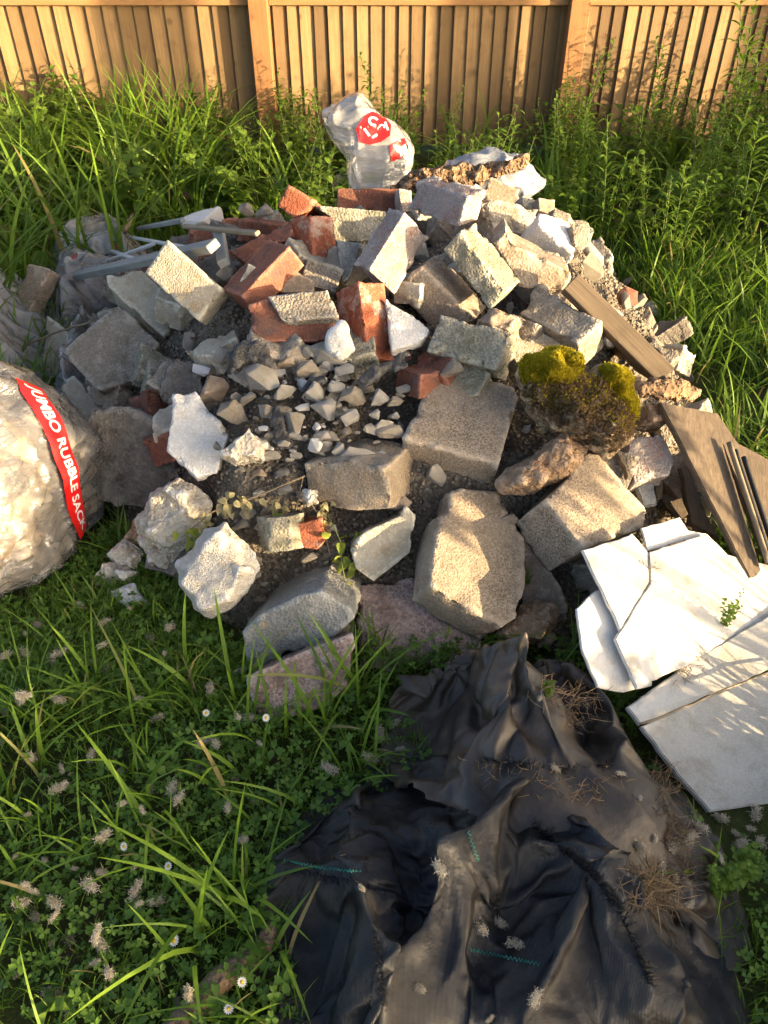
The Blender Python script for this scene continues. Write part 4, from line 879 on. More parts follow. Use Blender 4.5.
# ------------------------------------------------------------------ weed-control fabric
m, t = new_mat('woven_fabric'); v, _r = coords(t, False)
dirt = ramp(t, noise(t, v, 7, 5, .65), [(.42, g(0)), (.62, g(1))])
c = mixc(t, dirt, (.011, .012, .015), (.04, .034, .027))
mp = t.nodes.new('ShaderNodeMapping'); mp.inputs['Scale'].default_value = (1, 1, 1); t.links.new(v, mp.inputs[0])
wv = t.nodes.new('ShaderNodeTexWave'); wv.inputs['Scale'].default_value = 190; t.links.new(v, wv.inputs['Vector'])
rg = ramp(t, noise(t, v, 16, 4), [(.35, g(.24)), (.7, g(.55))])
finish(t, c, rg, math_n(t, 'ADD', math_n(t, 'MULTIPLY', wv.outputs['Fac'], .12), noise(t, v, 38, 4, .6)), .8, .005, .45); M['fabric'] = m
m, t = new_mat('brown_fabric'); v, _r = coords(t, False)
c = mixc(t, ramp(t, noise(t, v, 8, 5, .65), [(.4, g(0)), (.65, g(1))]), (.026, .02, .015), (.08, .058, .038))
finish(t, c, .5, noise(t, v, 60, 4, .6), .5, .004, .6); M['fabric_brown'] = m
m, t = new_mat('green_thread'); finish(t, (.04, .26, .2), .6); M['thread'] = m
def seg_dist(X, Y, pts):
    D = np.full(X.shape, 9.); S_ = np.zeros(X.shape); tot = 0
    for (a, b) in zip(pts[:-1], pts[1:]):
        ax, ay, bx, by = *a[:2], *b[:2]; L2 = (bx - ax) ** 2 + (by - ay) ** 2
        tt = np.clip(((X - ax) * (bx - ax) + (Y - ay) * (by - ay)) / L2, 0, 1)
        d = np.hypot(X - ax - tt * (bx - ax), Y - ay - tt * (by - ay)); D = np.minimum(D, d)
    return D
def inside(X, Y, P):
    r = np.zeros(X.shape, bool); j = len(P) - 1
    for i in range(len(P)):
        xi, yi, xj, yj = P[i][0], P[i][1], P[j][0], P[j][1]
        c = ((yi > Y) != (yj > Y)) & (X < (xj - xi) * (Y - yi) / (yj - yi + 1e-12) + xi); r ^= c; j = i
    return r
SHEETS = {}
def fabric(name, outline, base, crests, dips, mat, label, zref, st=.0065, seed=1, crumple=.016, lowest=.006, cat='fabric', grow=.42, frames=18, group='pieces of weed-control fabric'):
    """a crumpled sheet: base height, sharp crests along fold lines, dips between them, fine crumple"""
    O = [at_z(u, v, zref) for u, v in outline]; Oa = np.array(O)
    X, Y, _ = grid(Oa[:, 0].min() - .02, Oa[:, 0].max() + .02, Oa[:, 1].min() - .02, Oa[:, 1].max() + .02, st)
    wx = .012 * fbm(np.stack([X * 7, Y * 7, X * 0], -1).reshape(-1, 3), seed + 20).reshape(X.shape); wy = .012 * fbm(np.stack([X * 7, Y * 7, X * 0 + 5], -1).reshape(-1, 3), seed + 25).reshape(X.shape)
    ed = seg_dist(X, Y, O + [O[0]]); ins = inside(X + wx * .6, Y + wy * .6, O)
    Z = base * smooth(0, .13, ed * np.where(ins, 1, -1))
    Zb = Z.copy()
    for pts, h, wd in crests:
        d = seg_dist(X + wx, Y + wy, [at_z(u, v, zref) for u, v in pts]); dz = h * np.exp(-(np.sqrt(d * d + .004 ** 2) - .004) / wd); Z = Z + dz; Zb = Zb + .8 * dz
    for pts, h, wd in dips:
        d = seg_dist(X + wx, Y + wy, [at_z(u, v, zref) for u, v in pts]); Z = Z - h * np.exp(-(d / wd) ** 2); Zb = Zb - h * np.exp(-(d / wd) ** 2)
    p = np.stack([X, Y, X * 0], -1).reshape(-1, 3)
    ridg = (1 - np.abs(fbm(p * np.array([13, 9, 1]) + seed, seed, 2))).reshape(X.shape); ridg2 = (1 - np.abs(vn(p * np.array([26, 34, 1]) + seed, seed + 5))).reshape(X.shape)
    Z = Z + crumple * (ridg - .5) * 1.4 + crumple * .4 * (ridg2 - .5)
    Z = np.maximum(Z * smooth(-.02, .05, np.where(ins, ed, -ed)) + .004, lowest + .004 * ridg2)
    Zl = np.maximum(Zb - .012, .003)
    gi = np.arange(X.size).reshape(X.shape); FG = np.stack([gi[:-1, :-1], gi[:-1, 1:], gi[1:, 1:], gi[1:, :-1]], -1).reshape(-1, 4)
    idx = -np.ones(X.shape, int); k = ins; idx[k] = np.arange(k.sum())
    F = np.stack([idx[:-1, :-1], idx[:-1, 1:], idx[1:, 1:], idx[1:, :-1]], -1).reshape(-1, 4); F = F[(F >= 0).all(1)]
    V = np.stack([X[k] + wx[k] * .3, Y[k] + wy[k] * .3, Z[k] + .01], -1); cc = V.mean(0); cc[2] = 0
    o = link(name, mesh_np(name, V - cc, F, M[mat]), None, label, cat, group, loc=cc)
    if grow:                                 # let the sheet settle under its own weight with slack to spare
        colo = link('settling_form', mesh_np('settling_form', np.stack([X, Y, Zl], -1).reshape(-1, 3), FG, M[mat]))
        cm = colo.modifiers.new('c', 'COLLISION'); colo.collision.thickness_outer = .003; colo.collision.cloth_friction = 30
        cl = o.modifiers.new('cloth', 'CLOTH'); cs = cl.settings; cs.quality = 6; cs.mass = .12; cs.tension_stiffness = 12; cs.compression_stiffness = 12; cs.shear_stiffness = 6; cs.bending_stiffness = .008; cs.air_damping = 3; cs.shrink_min = -grow
        cl.collision_settings.distance_min = .003; cl.collision_settings.collision_quality = 2; cl.collision_settings.use_self_collision = False
        cl.point_cache.frame_end = frames + 1
        for f in range(1, frames + 1): S.frame_set(f)
        dg = bpy.context.evaluated_depsgraph_get(); me = bpy.data.meshes.new_from_object(o.evaluated_get(dg))
        o.modifiers.clear(); old = o.data; o.data = me; bpy.data.meshes.remove(old); me.name = name; bpy.data.objects.remove(colo); S.frame_set(1)
        V = np.empty(len(me.vertices) * 3); me.vertices.foreach_get('co', V); V = V.reshape(-1, 3); V[:, 2] = np.maximum(V[:, 2], .004); me.vertices.foreach_set('co', V.ravel())
        V = V + cc; me.polygons.foreach_set('use_smooth', np.ones(len(me.polygons), bool)); me.update()
    sd = o.modifiers.new('thickness', 'SOLIDIFY'); sd.thickness = .0012; sd.offset = 0
    sb = o.modifiers.new('subdivision', 'SUBSURF'); sb.levels = sb.render_levels = 1
    bv = BVHTree.FromPolygons([tuple(q) for q in V - cc], [tuple(f) for f in F.tolist()]); SHEETS[name + str(len(SHEETS))] = (o, bv, cc); return o, bv, cc
def drape(bv, cc, pix, zref, off, wiggle=0):
    out_ = []
    for i, (u, v) in enumerate(pix):
        d = ray(u, v); h = bv.ray_cast(Vector(CAMP - cc), Vector(d / np.linalg.norm(d)))
        p = np.array(h[0]) if h[0] else at_z(u, v, zref) - cc
        out_.append(p + np.array([0, 0, off]))
    return np.array(out_)
brown, bvb, ccb = fabric('fabric_sheet', [(384, 662), (430, 660), (476, 652), (505, 660), (540, 648), (585, 668), (612, 705), (626, 748), (640, 745), (690, 790), (705, 850), (690, 900), (600, 850), (520, 800), (430, 775), (395, 730)],
    .075, [([(392, 668), (435, 662), (476, 655), (500, 690), (522, 720), (547, 748)], .11, .026), ([(505, 664), (540, 652), (580, 672), (606, 706), (618, 756)], .12, .024), ([(520, 722), (505, 740), (530, 765)], .04, .015), ([(640, 750), (668, 790), (672, 850)], .05, .02)],
    [([(430, 700), (440, 735)], .05, .05), ([(545, 700), (575, 730)], .055, .035), ([(530, 735), (540, 742)], .03, .015), ([(640, 780), (640, 820)], .03, .03)], 'fabric_brown', 'brown dusty fabric folded in two humps below the heap', .10, seed=3, crumple=.008)
black, bvk, cck = fabric('fabric_sheet', [(272, 880), (290, 815), (345, 782), (400, 768), (440, 748), (475, 765), (560, 772), (620, 790), (640, 840), (690, 930), (735, 1000), (770, 1070), (700, 1110), (420, 1100), (310, 1080), (300, 1010), (283, 950)],
    .09, [([(440, 752), (395, 775), (350, 795), (305, 840), (280, 880)], .055, .03), ([(360, 800), (366, 850), (372, 910), (385, 1015)], .045, .018), ([(440, 752), (480, 800), (492, 830), (470, 880), (425, 962), (388, 960)], .05, .016),
            ([(470, 768), (530, 820), (585, 870), (620, 910), (648, 990)], .06, .02), ([(498, 810), (478, 850), (455, 900)], .03, .012), ([(600, 880), (660, 930), (740, 1040)], .035, .03), ([(520, 862), (580, 872), (640, 880)], .03, .015),
            ([(285, 862), (320, 872), (362, 874)], .035, .012), ([(575, 905), (545, 950), (520, 1010)], .03, .03), ([(610, 840), (640, 870), (625, 900)], .04, .014)],
    [([(330, 830), (345, 850)], .05, .03), ([(320, 920), (345, 980)], .05, .035), ([(410, 860), (415, 920)], .03, .04), ([(510, 900), (490, 960)], .035, .04), ([(560, 820), (600, 840)], .04, .03), ([(540, 980), (600, 1000)], .02, .05)],
    'fabric', 'black woven weed fabric crumpled in the foreground', .09, seed=8, crumple=.017)
scrap, bvs, ccs = fabric('fabric_sheet', [(588, 770), (660, 765), (720, 850), (735, 920), (690, 945), (640, 900), (600, 840)], .045, [([(600, 790), (640, 840), (700, 920)], .03, .03)], [], 'fabric_brown', 'dark fabric end under the root fibres at the lower right', .05, seed=14, crumple=.012)
fabric('plastic_sack', [(30, 282), (34, 240), (52, 218), (95, 206), (134, 210), (150, 232), (136, 258), (100, 282), (60, 296)], .17, [([(45, 240), (90, 222), (132, 222)], .035, .05), ([(45, 265), (60, 280)], .04, .03), ([(120, 225), (135, 245)], .03, .03)], [([(75, 245), (115, 238)], .06, .07)], 'film_white', 'torn white sack with red print, full of debris, at the left', .19, st=.011, seed=21, crumple=.03, cat='sack', grow=.3, frames=12, group='plastic sacks')
fabric('plastic_sack', [(-55, 300), (-40, 262), (-8, 244), (15, 250), (24, 285), (20, 325), (-5, 352), (-45, 345)], .24, [([(-30, 270), (5, 256), (14, 300)], .05, .025)], [], 'film_pale', 'white sack cut off by the left edge of the picture', .2, st=.010, seed=26, crumple=.03, cat='sack', grow=.3, frames=12, group='plastic sacks')
fabric('plastic_sheet', [(60, 282), (96, 276), (96, 330), (90, 408), (48, 404), (46, 330)], .1, [([(75, 285), (70, 340), (68, 400)], .05, .02)], [], 'film_pale', 'crumpled pale plastic sheet hanging from the torn sack', .14, st=.009, seed=29, crumple=.025, cat='plastic', grow=.3, frames=12, group='plastic sacks')
def stitch(bv, cc, parent, pix, z):
    P = drape(bv, cc, pix, z, .002); L_ = np.concatenate([[0], np.cumsum(np.linalg.norm(np.diff(P, axis=0), axis=1))])
    n = int(L_[-1] / .0028); s = np.linspace(0, L_[-1], n); Q = np.stack([np.interp(s, L_, P[:, k]) for k in range(3)], 1)
    T = np.gradient(Q, axis=0); T /= np.linalg.norm(T, axis=1)[:, None]; W = np.cross(T, [0, -.5, .85]); Q = Q + W * (.0026 * np.where(np.arange(n) % 2, 1, -1))[:, None]
    V, F = tube(Q, .0008, 4); link('stitching', mesh_np('stitching', V, F, M['thread']), parent, label='green zigzag stitching')
def linspace_px(a, b, n=24): return [(a[0] + (b[0] - a[0]) * i / n, a[1] + (b[1] - a[1]) * i / n) for i in range(n + 1)]
stitch(bvk, cck, black, linspace_px((284, 861), (318, 868)) + linspace_px((320, 868), (362, 873)), .1)
stitch(bvk, cck, black, linspace_px((468, 832), (478, 862)), .1)
stitch(bvk, cck, black, linspace_px((477, 784), (494, 780)), .1)
stitch(bvk, cck, black, linspace_px((470, 950), (540, 965)), .1)
# frayed edges: loose threads standing off the sheet
def frays(bv, cc, parent, pix, n, ln, dirv, z):
    P = drape(bv, cc, pix, z, .001); Vs, Fs = [], []
    for k in range(n):
        s = random.random() * (len(P) - 1); i = int(s); p = P[i] + (P[i + 1] - P[i]) * (s - i)
        d = np.array(dirv) + rng.normal(0, .45, 3); d /= np.linalg.norm(d); L_ = ln * random.uniform(.4, 1.2)
        V, F = tube([p, p + d * L_ * .5, p + d * L_ + np.array([0, 0, -.3 * L_ * random.random()])], [.0007, .0006, .0003], 3, False); m_ = len(Vs); Vs += list(V); Fs += [tuple(q + m_ for q in f) for f in F]
    link('frayed_threads', mesh_np('frayed_threads', Vs, Fs, M['fabric']), parent, kind='stuff')
frays(bvk, cck, black, linspace_px((284, 868), (362, 882)), 150, .012, (0, -1, -.1), .1)
frays(bvk, cck, black, linspace_px((366, 850), (388, 1010)), 160, .012, (-.9, 0, .3), .1)
frays(bvk, cck, black, [(530, 825), (560, 850), (590, 875), (615, 905), (635, 950), (648, 985)], 420, .02, (.4, -.2, .8), .1)
frays(bvb, ccb, brown, [(480, 760), (520, 765), (560, 770), (610, 765)], 200, .02, (-.2, -.3, .8), .1)

# ------------------------------------------------------------------ vegetation builders
def leaf_geo(base, d, up, L, W, droop, fold, shape, rows=6, tint=.5, acc=None):
    d = d / np.linalg.norm(d); s = np.cross(d, up); s /= np.linalg.norm(s) + 1e-9; u2 = np.cross(s, d)
    V, F, T = acc; m_ = len(V)
    for i in range(rows + 1):
        t_ = i / rows; c = base + d * L * t_ + u2 * (.12 * L * math.sin(t_ * 2.5)) - np.array([0, 0, 1]) * droop * L * t_ * t_
        hw = W * shape(t_) * .5
        V += [c - s * hw + u2 * hw * fold, c, c + s * hw + u2 * hw * fold]; T += [tint, tint * .8, tint]
        if i: a = m_ + 3 * (i - 1); F += [(a, a + 1, a + 4, a + 3), (a + 1, a + 2, a + 5, a + 4)]
lance = lambda t_: (math.sin(math.pi * min(1, t_ * .96 + .04)) ** .8) * (1 - .35 * t_)
def tooth(t_): return (math.sin(math.pi * min(1, t_ ** .7 * .97 + .03)) ** .9) * (1 + .16 * (1 if int(t_ * 12) % 2 else -1))
def ovate(t_): return math.sin(math.pi * min(1, t_ ** .75 * .98 + .02)) ** .8
def make_weed(kind, seed, hgt):
    rr = random.Random(seed); sV, sF, sT = [], [], []; acc = ([], [], [])
    nst = {'willow': 5, 'nettle': 5, 'dock': 1, 'shrub': 6}[kind]
    for q in range(nst):
        a0 = rr.uniform(0, 6.28); lean = rr.uniform(.05, .32) if nst > 1 else .05; b0 = np.array([math.cos(a0), math.sin(a0), 0]) * rr.uniform(0, .06)
        hh = hgt * rr.uniform(.7, 1.08); pts = [b0 + np.array([math.cos(a0), math.sin(a0), 0]) * lean * hh * (i / 6) ** 1.5 + np.array([0, 0, hh * i / 6]) for i in range(7)]
        V, F = tube(pts, np.linspace(.0035, .0012, 7), 5, False); m_ = len(sV); sV += list(V); sF += [tuple(k + m_ for k in f) for f in F]; sT += [rr.random()] * len(V)
        nn = int({'willow': 26, 'nettle': 11, 'dock': 9, 'shrub': 15}[kind] * (hh / .45) ** .6)
        for i in range(nn):
            t_ = (i + .5 + rr.uniform(-.3, .3)) / nn; t_ = max(.05, min(.99, t_)); p = np.array([np.interp(t_ * 6, range(7), [x[k] for x in pts]) for k in range(3)])
            n_l = 2 if kind == 'nettle' else 1
            for w2 in range(n_l):
                az = i * (2.4 if kind != 'nettle' else math.pi / 2) + w2 * math.pi + rr.uniform(-.4, .4)
                elv = rr.uniform(.1, .7) if kind != 'dock' else rr.uniform(.5, 1.1)
                d = np.array([math.cos(az) * math.cos(elv), math.sin(az) * math.cos(elv), math.sin(elv)])
                up = np.array([0, 0, 1.]) + np.array([rr.uniform(-.3, .3), rr.uniform(-.3, .3), 0])
                sz = (1 - .55 * abs(t_ - .45)) * (1 if t_ < .9 else .6)
                if kind == 'willow': leaf_geo(p, d, up, .1 * sz * rr.uniform(.7, 1.2), .02, rr.uniform(.1, .6), .35, lance, 5, rr.random(), acc)
                elif kind == 'nettle': leaf_geo(p + d * .012, d, up, .1 * sz * rr.uniform(.8, 1.2), .066 * sz, rr.uniform(.2, .6), .2, tooth, 12, rr.random(), acc)
                elif kind == 'shrub': leaf_geo(p, d, up, .075 * sz * rr.uniform(.7, 1.2), .036, rr.uniform(.1, .5), .25, ovate, 6, rr.random(), acc)
                else: leaf_geo(np.array([0, 0, .02]) + b0, d, up, hgt * rr.uniform(.6, 1), .075, rr.uniform(.3, .8), .25, ovate, 8, rr.random(), acc)
    lm = mesh_np('leaves', acc[0], acc[1], M['nettle' if kind in ('nettle', 'dock') else 'leaf'], acc[2]); sm = mesh_np('stem', sV, sF, M['stem'], sT)
    return sm, lm
WEED = {k: [make_weed(k, 10 * i + 3, h) for i, h in enumerate(hs)] for k, hs in (('willow', (.42, .5, .58, .66)), ('nettle', (.3, .38, .45)), ('dock', (.26, .34)), ('shrub', (.4, .55)))}
def plant(kind, i, x, y, sc, rz, label, group, name='weed_plant', z=0.0, cat='weed'):
    sm, lm = WEED[kind][i % len(WEED[kind])]
    o = link(name, None, None, label, cat, group, loc=(x, y, z)); o.rotation_euler = (0, 0, rz); o.scale = (sc, sc, sc)
    link('stem', sm, o); link('leaves', lm, o); return o
def blades(name, X, Y, Zb, Hh, Wd, lean, mat, label=None, segs=4, parent=None, kind='stuff', curl=1.6):
    n = len(X); az = rng.uniform(0, 2 * math.pi, n); dx, dy = np.cos(az), np.sin(az); ln = lean * rng.uniform(.3, 1.4, n)
    fz = az + math.pi / 2 + rng.normal(0, .5, n); sx, sy = np.cos(fz), np.sin(fz)
    V = np.empty((n, 2 * segs + 1, 3)); tilt = rng.uniform(-.3, .3, n)
    for i in range(segs + 1):
        t_ = i / segs; hor = Hh * ln * t_ ** curl; ver = Hh * (t_ - .35 * np.clip(ln, 0, 1.2) * t_ ** 2.2)
        cx, cy, cz = X + dx * hor, Y + dy * hor, Zb + ver; hw = Wd * .5 * (1 - .15 * t_) * (1 if t_ < .5 else 1 - (t_ - .5) * 1.2)
        if i < segs:
            V[:, 2 * i] = np.stack([cx - sx * hw, cy - sy * hw, cz - tilt * hw], 1); V[:, 2 * i + 1] = np.stack([cx + sx * hw, cy + sy * hw, cz + tilt * hw], 1)
        else: V[:, 2 * i] = np.stack([cx, cy, cz], 1)
    f = []
    for i in range(segs - 1): a = 2 * i; f += [(a, a + 1, a + 3), (a, a + 3, a + 2)]
    a = 2 * (segs - 1); f += [(a, a + 1, a + 2)]
    F = (np.array(f)[None] + (2 * segs + 1) * np.arange(n)[:, None, None]).reshape(-1, 3)
    tint = np.repeat(rng.random(n), 2 * segs + 1)
    return link(name, mesh_np(name, V.reshape(-1, 3), F, M[mat], tint), parent, label, kind=kind)
FAB = [[at_z(u, v, .07)[:2] for u, v in pp] for pp in ([(275, 885), (295, 820), (440, 750), (400, 690), (390, 668), (540, 652), (625, 740), (690, 800), (735, 930), (770, 1070), (700, 1110), (420, 1100), (310, 1080), (290, 960)], [(640, 650), (768, 560), (900, 560), (900, 850), (720, 815), (640, 735)])]
def free_ground(x, y):
    ok = (Hm(x, y) < .095) & (np.hypot(x - SC[0], y - SC[1]) > .3)
    for P in FAB: ok &= ~inside(x, y, P)
    return ok
def scatter(n, x0, x1, y0, y1, patch=None):
    x, y = rng.uniform(x0, x1, n), rng.uniform(y0, y1, n); ok = free_ground(x, y)
    if patch: q = fbm(np.stack([x * patch, y * patch, x * 0], -1), 31, 2); ok &= rng.random(n) < np.clip(.55 + q, .08, 1)
    return x[ok], y[ok]
def cat2(*a): return np.concatenate([q[0] for q in a]), np.concatenate([q[1] for q in a])
# ground cover: fine grass, clover, longer blades
x, y = cat2(scatter(52000, -1.5, 1.6, .2, 1.7, 5), scatter(34000, -2.4, 2.6, 1.7, 3.2, 3), scatter(26000, -3.6, 3.8, 3.0, 5.05, 2))
n = len(x); far = smooth(1.3, 3.0, y)
blades('short_grass', x, y, np.zeros(n), rng.uniform(.02, .06, n) * (1 + 1.3 * far), (.0022 + .0022 * far) * rng.uniform(.7, 1.3, n), .7, 'grass', 'short green grass over the whole garden')
def leaflets(name, x, y, zmin, zmax, size, mat, label, lobes=3):
    n = len(x); h = rng.uniform(zmin, zmax, n); a0 = rng.uniform(0, 6.28, n); tx, ty = rng.normal(0, .35, n), rng.normal(0, .35, n); sz = size * rng.uniform(.6, 1.3, n)
    sh = np.array([(0, 0), (.35, -.32), (.85, -.34), (.8, 0), (.85, .34), (.35, .32)]); V = []
    for k in range(lobes):
        a = a0 + k * 2 * math.pi / lobes; ca, sa = np.cos(a), np.sin(a)
        X_ = sz[:, None] * (sh[None, :, 0] * ca[:, None] - sh[None, :, 1] * sa[:, None]); Y_ = sz[:, None] * (sh[None, :, 0] * sa[:, None] + sh[None, :, 1] * ca[:, None])
        Z_ = h[:, None] + X_ * tx[:, None] + Y_ * ty[:, None] + sz[:, None] * .18 * np.abs(sh[None, :, 1]) * 2
        V.append(np.stack([x[:, None] + X_, y[:, None] + Y_, Z_], -1))
    V = np.stack(V, 1).reshape(-1, 6, 3); m_ = len(V); f = np.array([(0, 1, 3), (1, 2, 3), (0, 3, 5), (3, 4, 5)])
    F = (f[None] + 6 * np.arange(m_)[:, None, None]).reshape(-1, 3); tint = np.repeat(rng.random(n), 6 * lobes)
    return link(name, mesh_np(name, V.reshape(-1, 3), F, M[mat], tint), None, label, kind='stuff')
x, y = cat2(scatter(22000, -1.4, 1.4, .2, 1.5, 4), scatter(5000, -2.2, 2.4, 1.5, 2.8, 3))
leaflets('clover', x, y, .008, .045, .010, 'clover', 'low clover leaves carpeting the front lawn')
x, y = scatter(9000, -.85, -.25, .9, 1.45); n = len(x)
blades('short_grass', x, y, np.zeros(n), rng.uniform(.02, .07, n), .0026 * rng.uniform(.7, 1.3, n), .8, 'grass', 'short grass between the rubble sack and the front stones')
x, y = scatter(2600, -.85, -.25, .9, 1.45); leaflets('clover', x, y, .008, .04, .010, 'clover', 'clover between the rubble sack and the front stones')
x, y = scatter(1500, -1.3, 1.4, .2, 1.5, 4); leaflets('ground_leaves', x, y, .02, .055, .016, 'clover', 'broader ground-cover leaves in the front lawn', 3)
# longer blades: loose tufts in the lawn, right side meadow, rank grass at the left back
def tufts(cx, cy, per, spread):
    x = np.repeat(cx, per) + rng.normal(0, spread, len(cx) * per); y = np.repeat(cy, per) + rng.normal(0, spread, len(cx) * per); ok = free_ground(x, y); return x[ok], y[ok]
cx, cy = scatter(130, -1.2, .6, .35, 1.45); x, y = tufts(cx, cy, 9, .022); n = len(x)
blades('lawn_tufts', x, y, np.zeros(n), rng.uniform(.07, .17, n), rng.uniform(.0035, .006, n), .75, 'grass', 'longer grass tufts in the front lawn', 5)
q = [at_z(u, v, 0)[:2] for u, v in ((150, 720), (185, 700), (245, 695), (260, 735), (225, 790), (100, 690), (35, 770), (230, 900), (290, 960), (330, 990), (200, 940), (310, 735), (355, 700), (160, 820), (365, 710), (330, 725), (5, 800))]
cx, cy = np.array([p[0] for p in q]), np.array([p[1] for p in q]); x, y = tufts(cx, cy, 9, .018); n = len(x)
blades('lawn_tall_tufts', x, y, np.zeros(n), rng.uniform(.1, .24, n), rng.uniform(.005, .009, n), .7, 'grass', 'tall single grass tufts near the front of the heap', 6)
cx, cy = cat2(scatter(260, .85, 2.6, 1.3, 3.3), scatter(60, .75, 1.4, .3, 1.0), scatter(40, -2.0, -1.1, 2.0, 3.0)); x, y = tufts(cx, cy, 16, .04); n = len(x)
blades('meadow_grass', x, y, np.zeros(n), rng.uniform(.09, .24, n), rng.uniform(.005, .010, n), .8, 'grass', 'rank green grass right of the heap', 5)
cx, cy = cat2(scatter(110, -3.4, -.9, 3.0, 4.95), scatter(30, -2.2, -1.35, 2.4, 3.2), scatter(55, -1.0, 3.4, 3.3, 4.95)); x, y = tufts(cx, cy, 14, .05); n = len(x)
blades('tall_grass', x, y, np.zeros(n), rng.uniform(.25, .62, n) * np.where(x < -.9, 1.1, .75), rng.uniform(.009, .019, n), .75, 'grass', 'tall arching grass along the fence', 7, curl=2.0)
# individual weeds along the fence
random.seed(21)
spots = []
tries = 0
while len(spots) < 175 and tries < 6000:
    tries += 1
    x, y = random.uniform(-3.2, 3.5), random.uniform(2.9, 4.95)
    if Hm(x, y) > .04 or any((x - a) ** 2 + (y - b) ** 2 < .14 ** 2 for a, b in spots): continue
    if .1 < x < 1.0 and y > 4.2 and random.random() < .7: continue
    spots.append((x, y))
LW = {'willow': 'narrow-leaved weed', 'nettle': 'broad toothed-leaf nettle', 'shrub': 'oval-leaved weed', 'dock': 'low broad-leaved weed'}
for i, (x, y) in enumerate(spots):
    if x < -.9: kd = random.choice(('nettle', 'nettle', 'nettle', 'dock'))
    elif x < .3: kd = random.choice(('nettle', 'nettle', 'willow', 'shrub'))
    else: kd = random.choice(('willow', 'willow', 'shrub', 'willow', 'dock'))
    zone = 'left of the left fence post' if x < -.69 else 'between the two fence posts' if x < 1.07 else 'right of the right fence post'
    lb = LW[kd] + (', close to the fence, ' if y > 4.1 else ', close behind the heap, ') + zone
    sc = random.uniform(.75, 1.05) * (1.15 if x > 1.3 else 1) * (.75 if .0 < x < 1.0 and y > 4 else 1)
    plant(kd, random.randrange(4), x, y, sc, random.uniform(0, 6.28), lb, lb.replace('weed', 'weeds').replace('nettle', 'nettles'))
for i, (x, y, sc) in enumerate(((2.05, 4.3, 1.35), (2.25, 4.0, 1.25), (2.4, 4.4, 1.4), (1.95, 4.65, 1.3))): plant('willow', i, x, y, sc, i * 1.3, 'tallest willowherb-like weed clump at the far right of the fence', 'tall weeds at the far right')
plant('willow', 3, 1.02, 4.5, .95, .4, 'upright weed in front of the right fence post', None)
# weeds added out of view on the right, placed to shade the foreground
for i in range(64):
    x, y = 1.3 + .03 * i + random.uniform(-.25, .25), .17 - .022 * i + random.uniform(-.4, .25)
    plant(random.choice(('willow', 'shrub', 'nettle')), i, x, y, random.uniform(.75, 1.05), random.uniform(0, 6.28), 'added rank weed out of view on the right, shading the foreground', 'added weeds shading the foreground')
# a bush on bare stems, added out of view: crown shaped to shade the heap's middle only
shade_bush = link('shade_bush', None, None, 'added leafy bush on bare stems in the grass right of the slabs', 'shade_bush', loc=(2.25, .36, 0)); rb = random.Random(4); acc = ([], [], [])
for k in range(11):
    e = np.array([rb.uniform(-.12, .12), rb.uniform(-.42, .18), rb.uniform(.55, .78)]); V, F = tube([(e[0] * .2, e[1] * .3, 0), tuple(e * .55), tuple(e)], [.008, .006, .003], 5, False)
    link('stem', mesh_np('stem', V, F, M['stem'], np.full(len(V), .4)), shade_bush)
for k in range(1300):
    p = np.array([rb.gauss(0, .1), rb.uniform(-.5, .12), rb.uniform(.53, .80)])
    if p[1] > -.02 and p[2] > .62: continue
    leaf_geo(p, np.array([rb.gauss(0, 1), rb.gauss(0, 1), rb.gauss(-.2, .5)]), np.array([rb.gauss(0, .5), rb.gauss(0, .5), 1.]), rb.uniform(.05, .085), .04, .3, .2, ovate, 3, rb.random(), acc)
link('crown', mesh_np('crown', acc[0], acc[1], M['leaf'], acc[2]), shade_bush)
# three added trees out of view, trunks sized to cast the fence's shade bands
def shade_tree(x, y, r, seed, label):
    rr = random.Random(seed); o = link('shade_tree', None, None, label, 'shade_tree', 'added trees shading the fence', loc=(x, y, 0))
    P = [(.03 * math.sin(i * 1.3 + seed), .03 * math.cos(i * 1.1), i * .55) for i in range(10)]
    V, F = tube(P, np.linspace(r * 1.05, r * .7, 10), 14); link('trunk', mesh_np('trunk', V, F, M['bark']), o)
    acc = ([], [], []); 
    for k in range(7):
        a = rr.uniform(0, 6.28); e = np.array([math.cos(a) * rr.uniform(.8, 1.6), math.sin(a) * rr.uniform(.8, 1.6), rr.uniform(4.6, 6.4)]); b0 = np.array([0, 0, rr.uniform(3.6, 4.8)])
        V, F = tube([b0, (b0 + e) / 2 + np.array([0, 0, .15]), e], [r * .35, r * .22, r * .08], 6); link('limb', mesh_np('limb', V, F, M['bark']), o)
        for j in range(260):
            p = e + np.array([rr.gauss(0, .5), rr.gauss(0, .5), rr.gauss(0, .38)]); d = np.array([rr.gauss(0, 1), rr.gauss(0, 1), rr.gauss(-.2, .6)])
            leaf_geo(p, d, np.array([rr.gauss(0, .3), rr.gauss(0, .3), 1.]), rr.uniform(.08, .14), .06, .3, .2, ovate, 3, rr.random(), acc)
    link('crown', mesh_np('crown', acc[0], acc[1], M['leaf'], acc[2]), o)
for i, (xc, wd) in enumerate(((-1.33, .66), (.52, .54), (2.4, .9))):
    tdist = 7.5; shade_tree(xc + tdist * math.sin(SUN_A), 5.08 - tdist * math.cos(SUN_A), wd * math.cos(SUN_A) / 2 * .95, i + 2, ('nearest added tree trunk right of the garden', 'middle added tree trunk right of the garden', 'farthest thick added tree trunk right of the garden')[i])

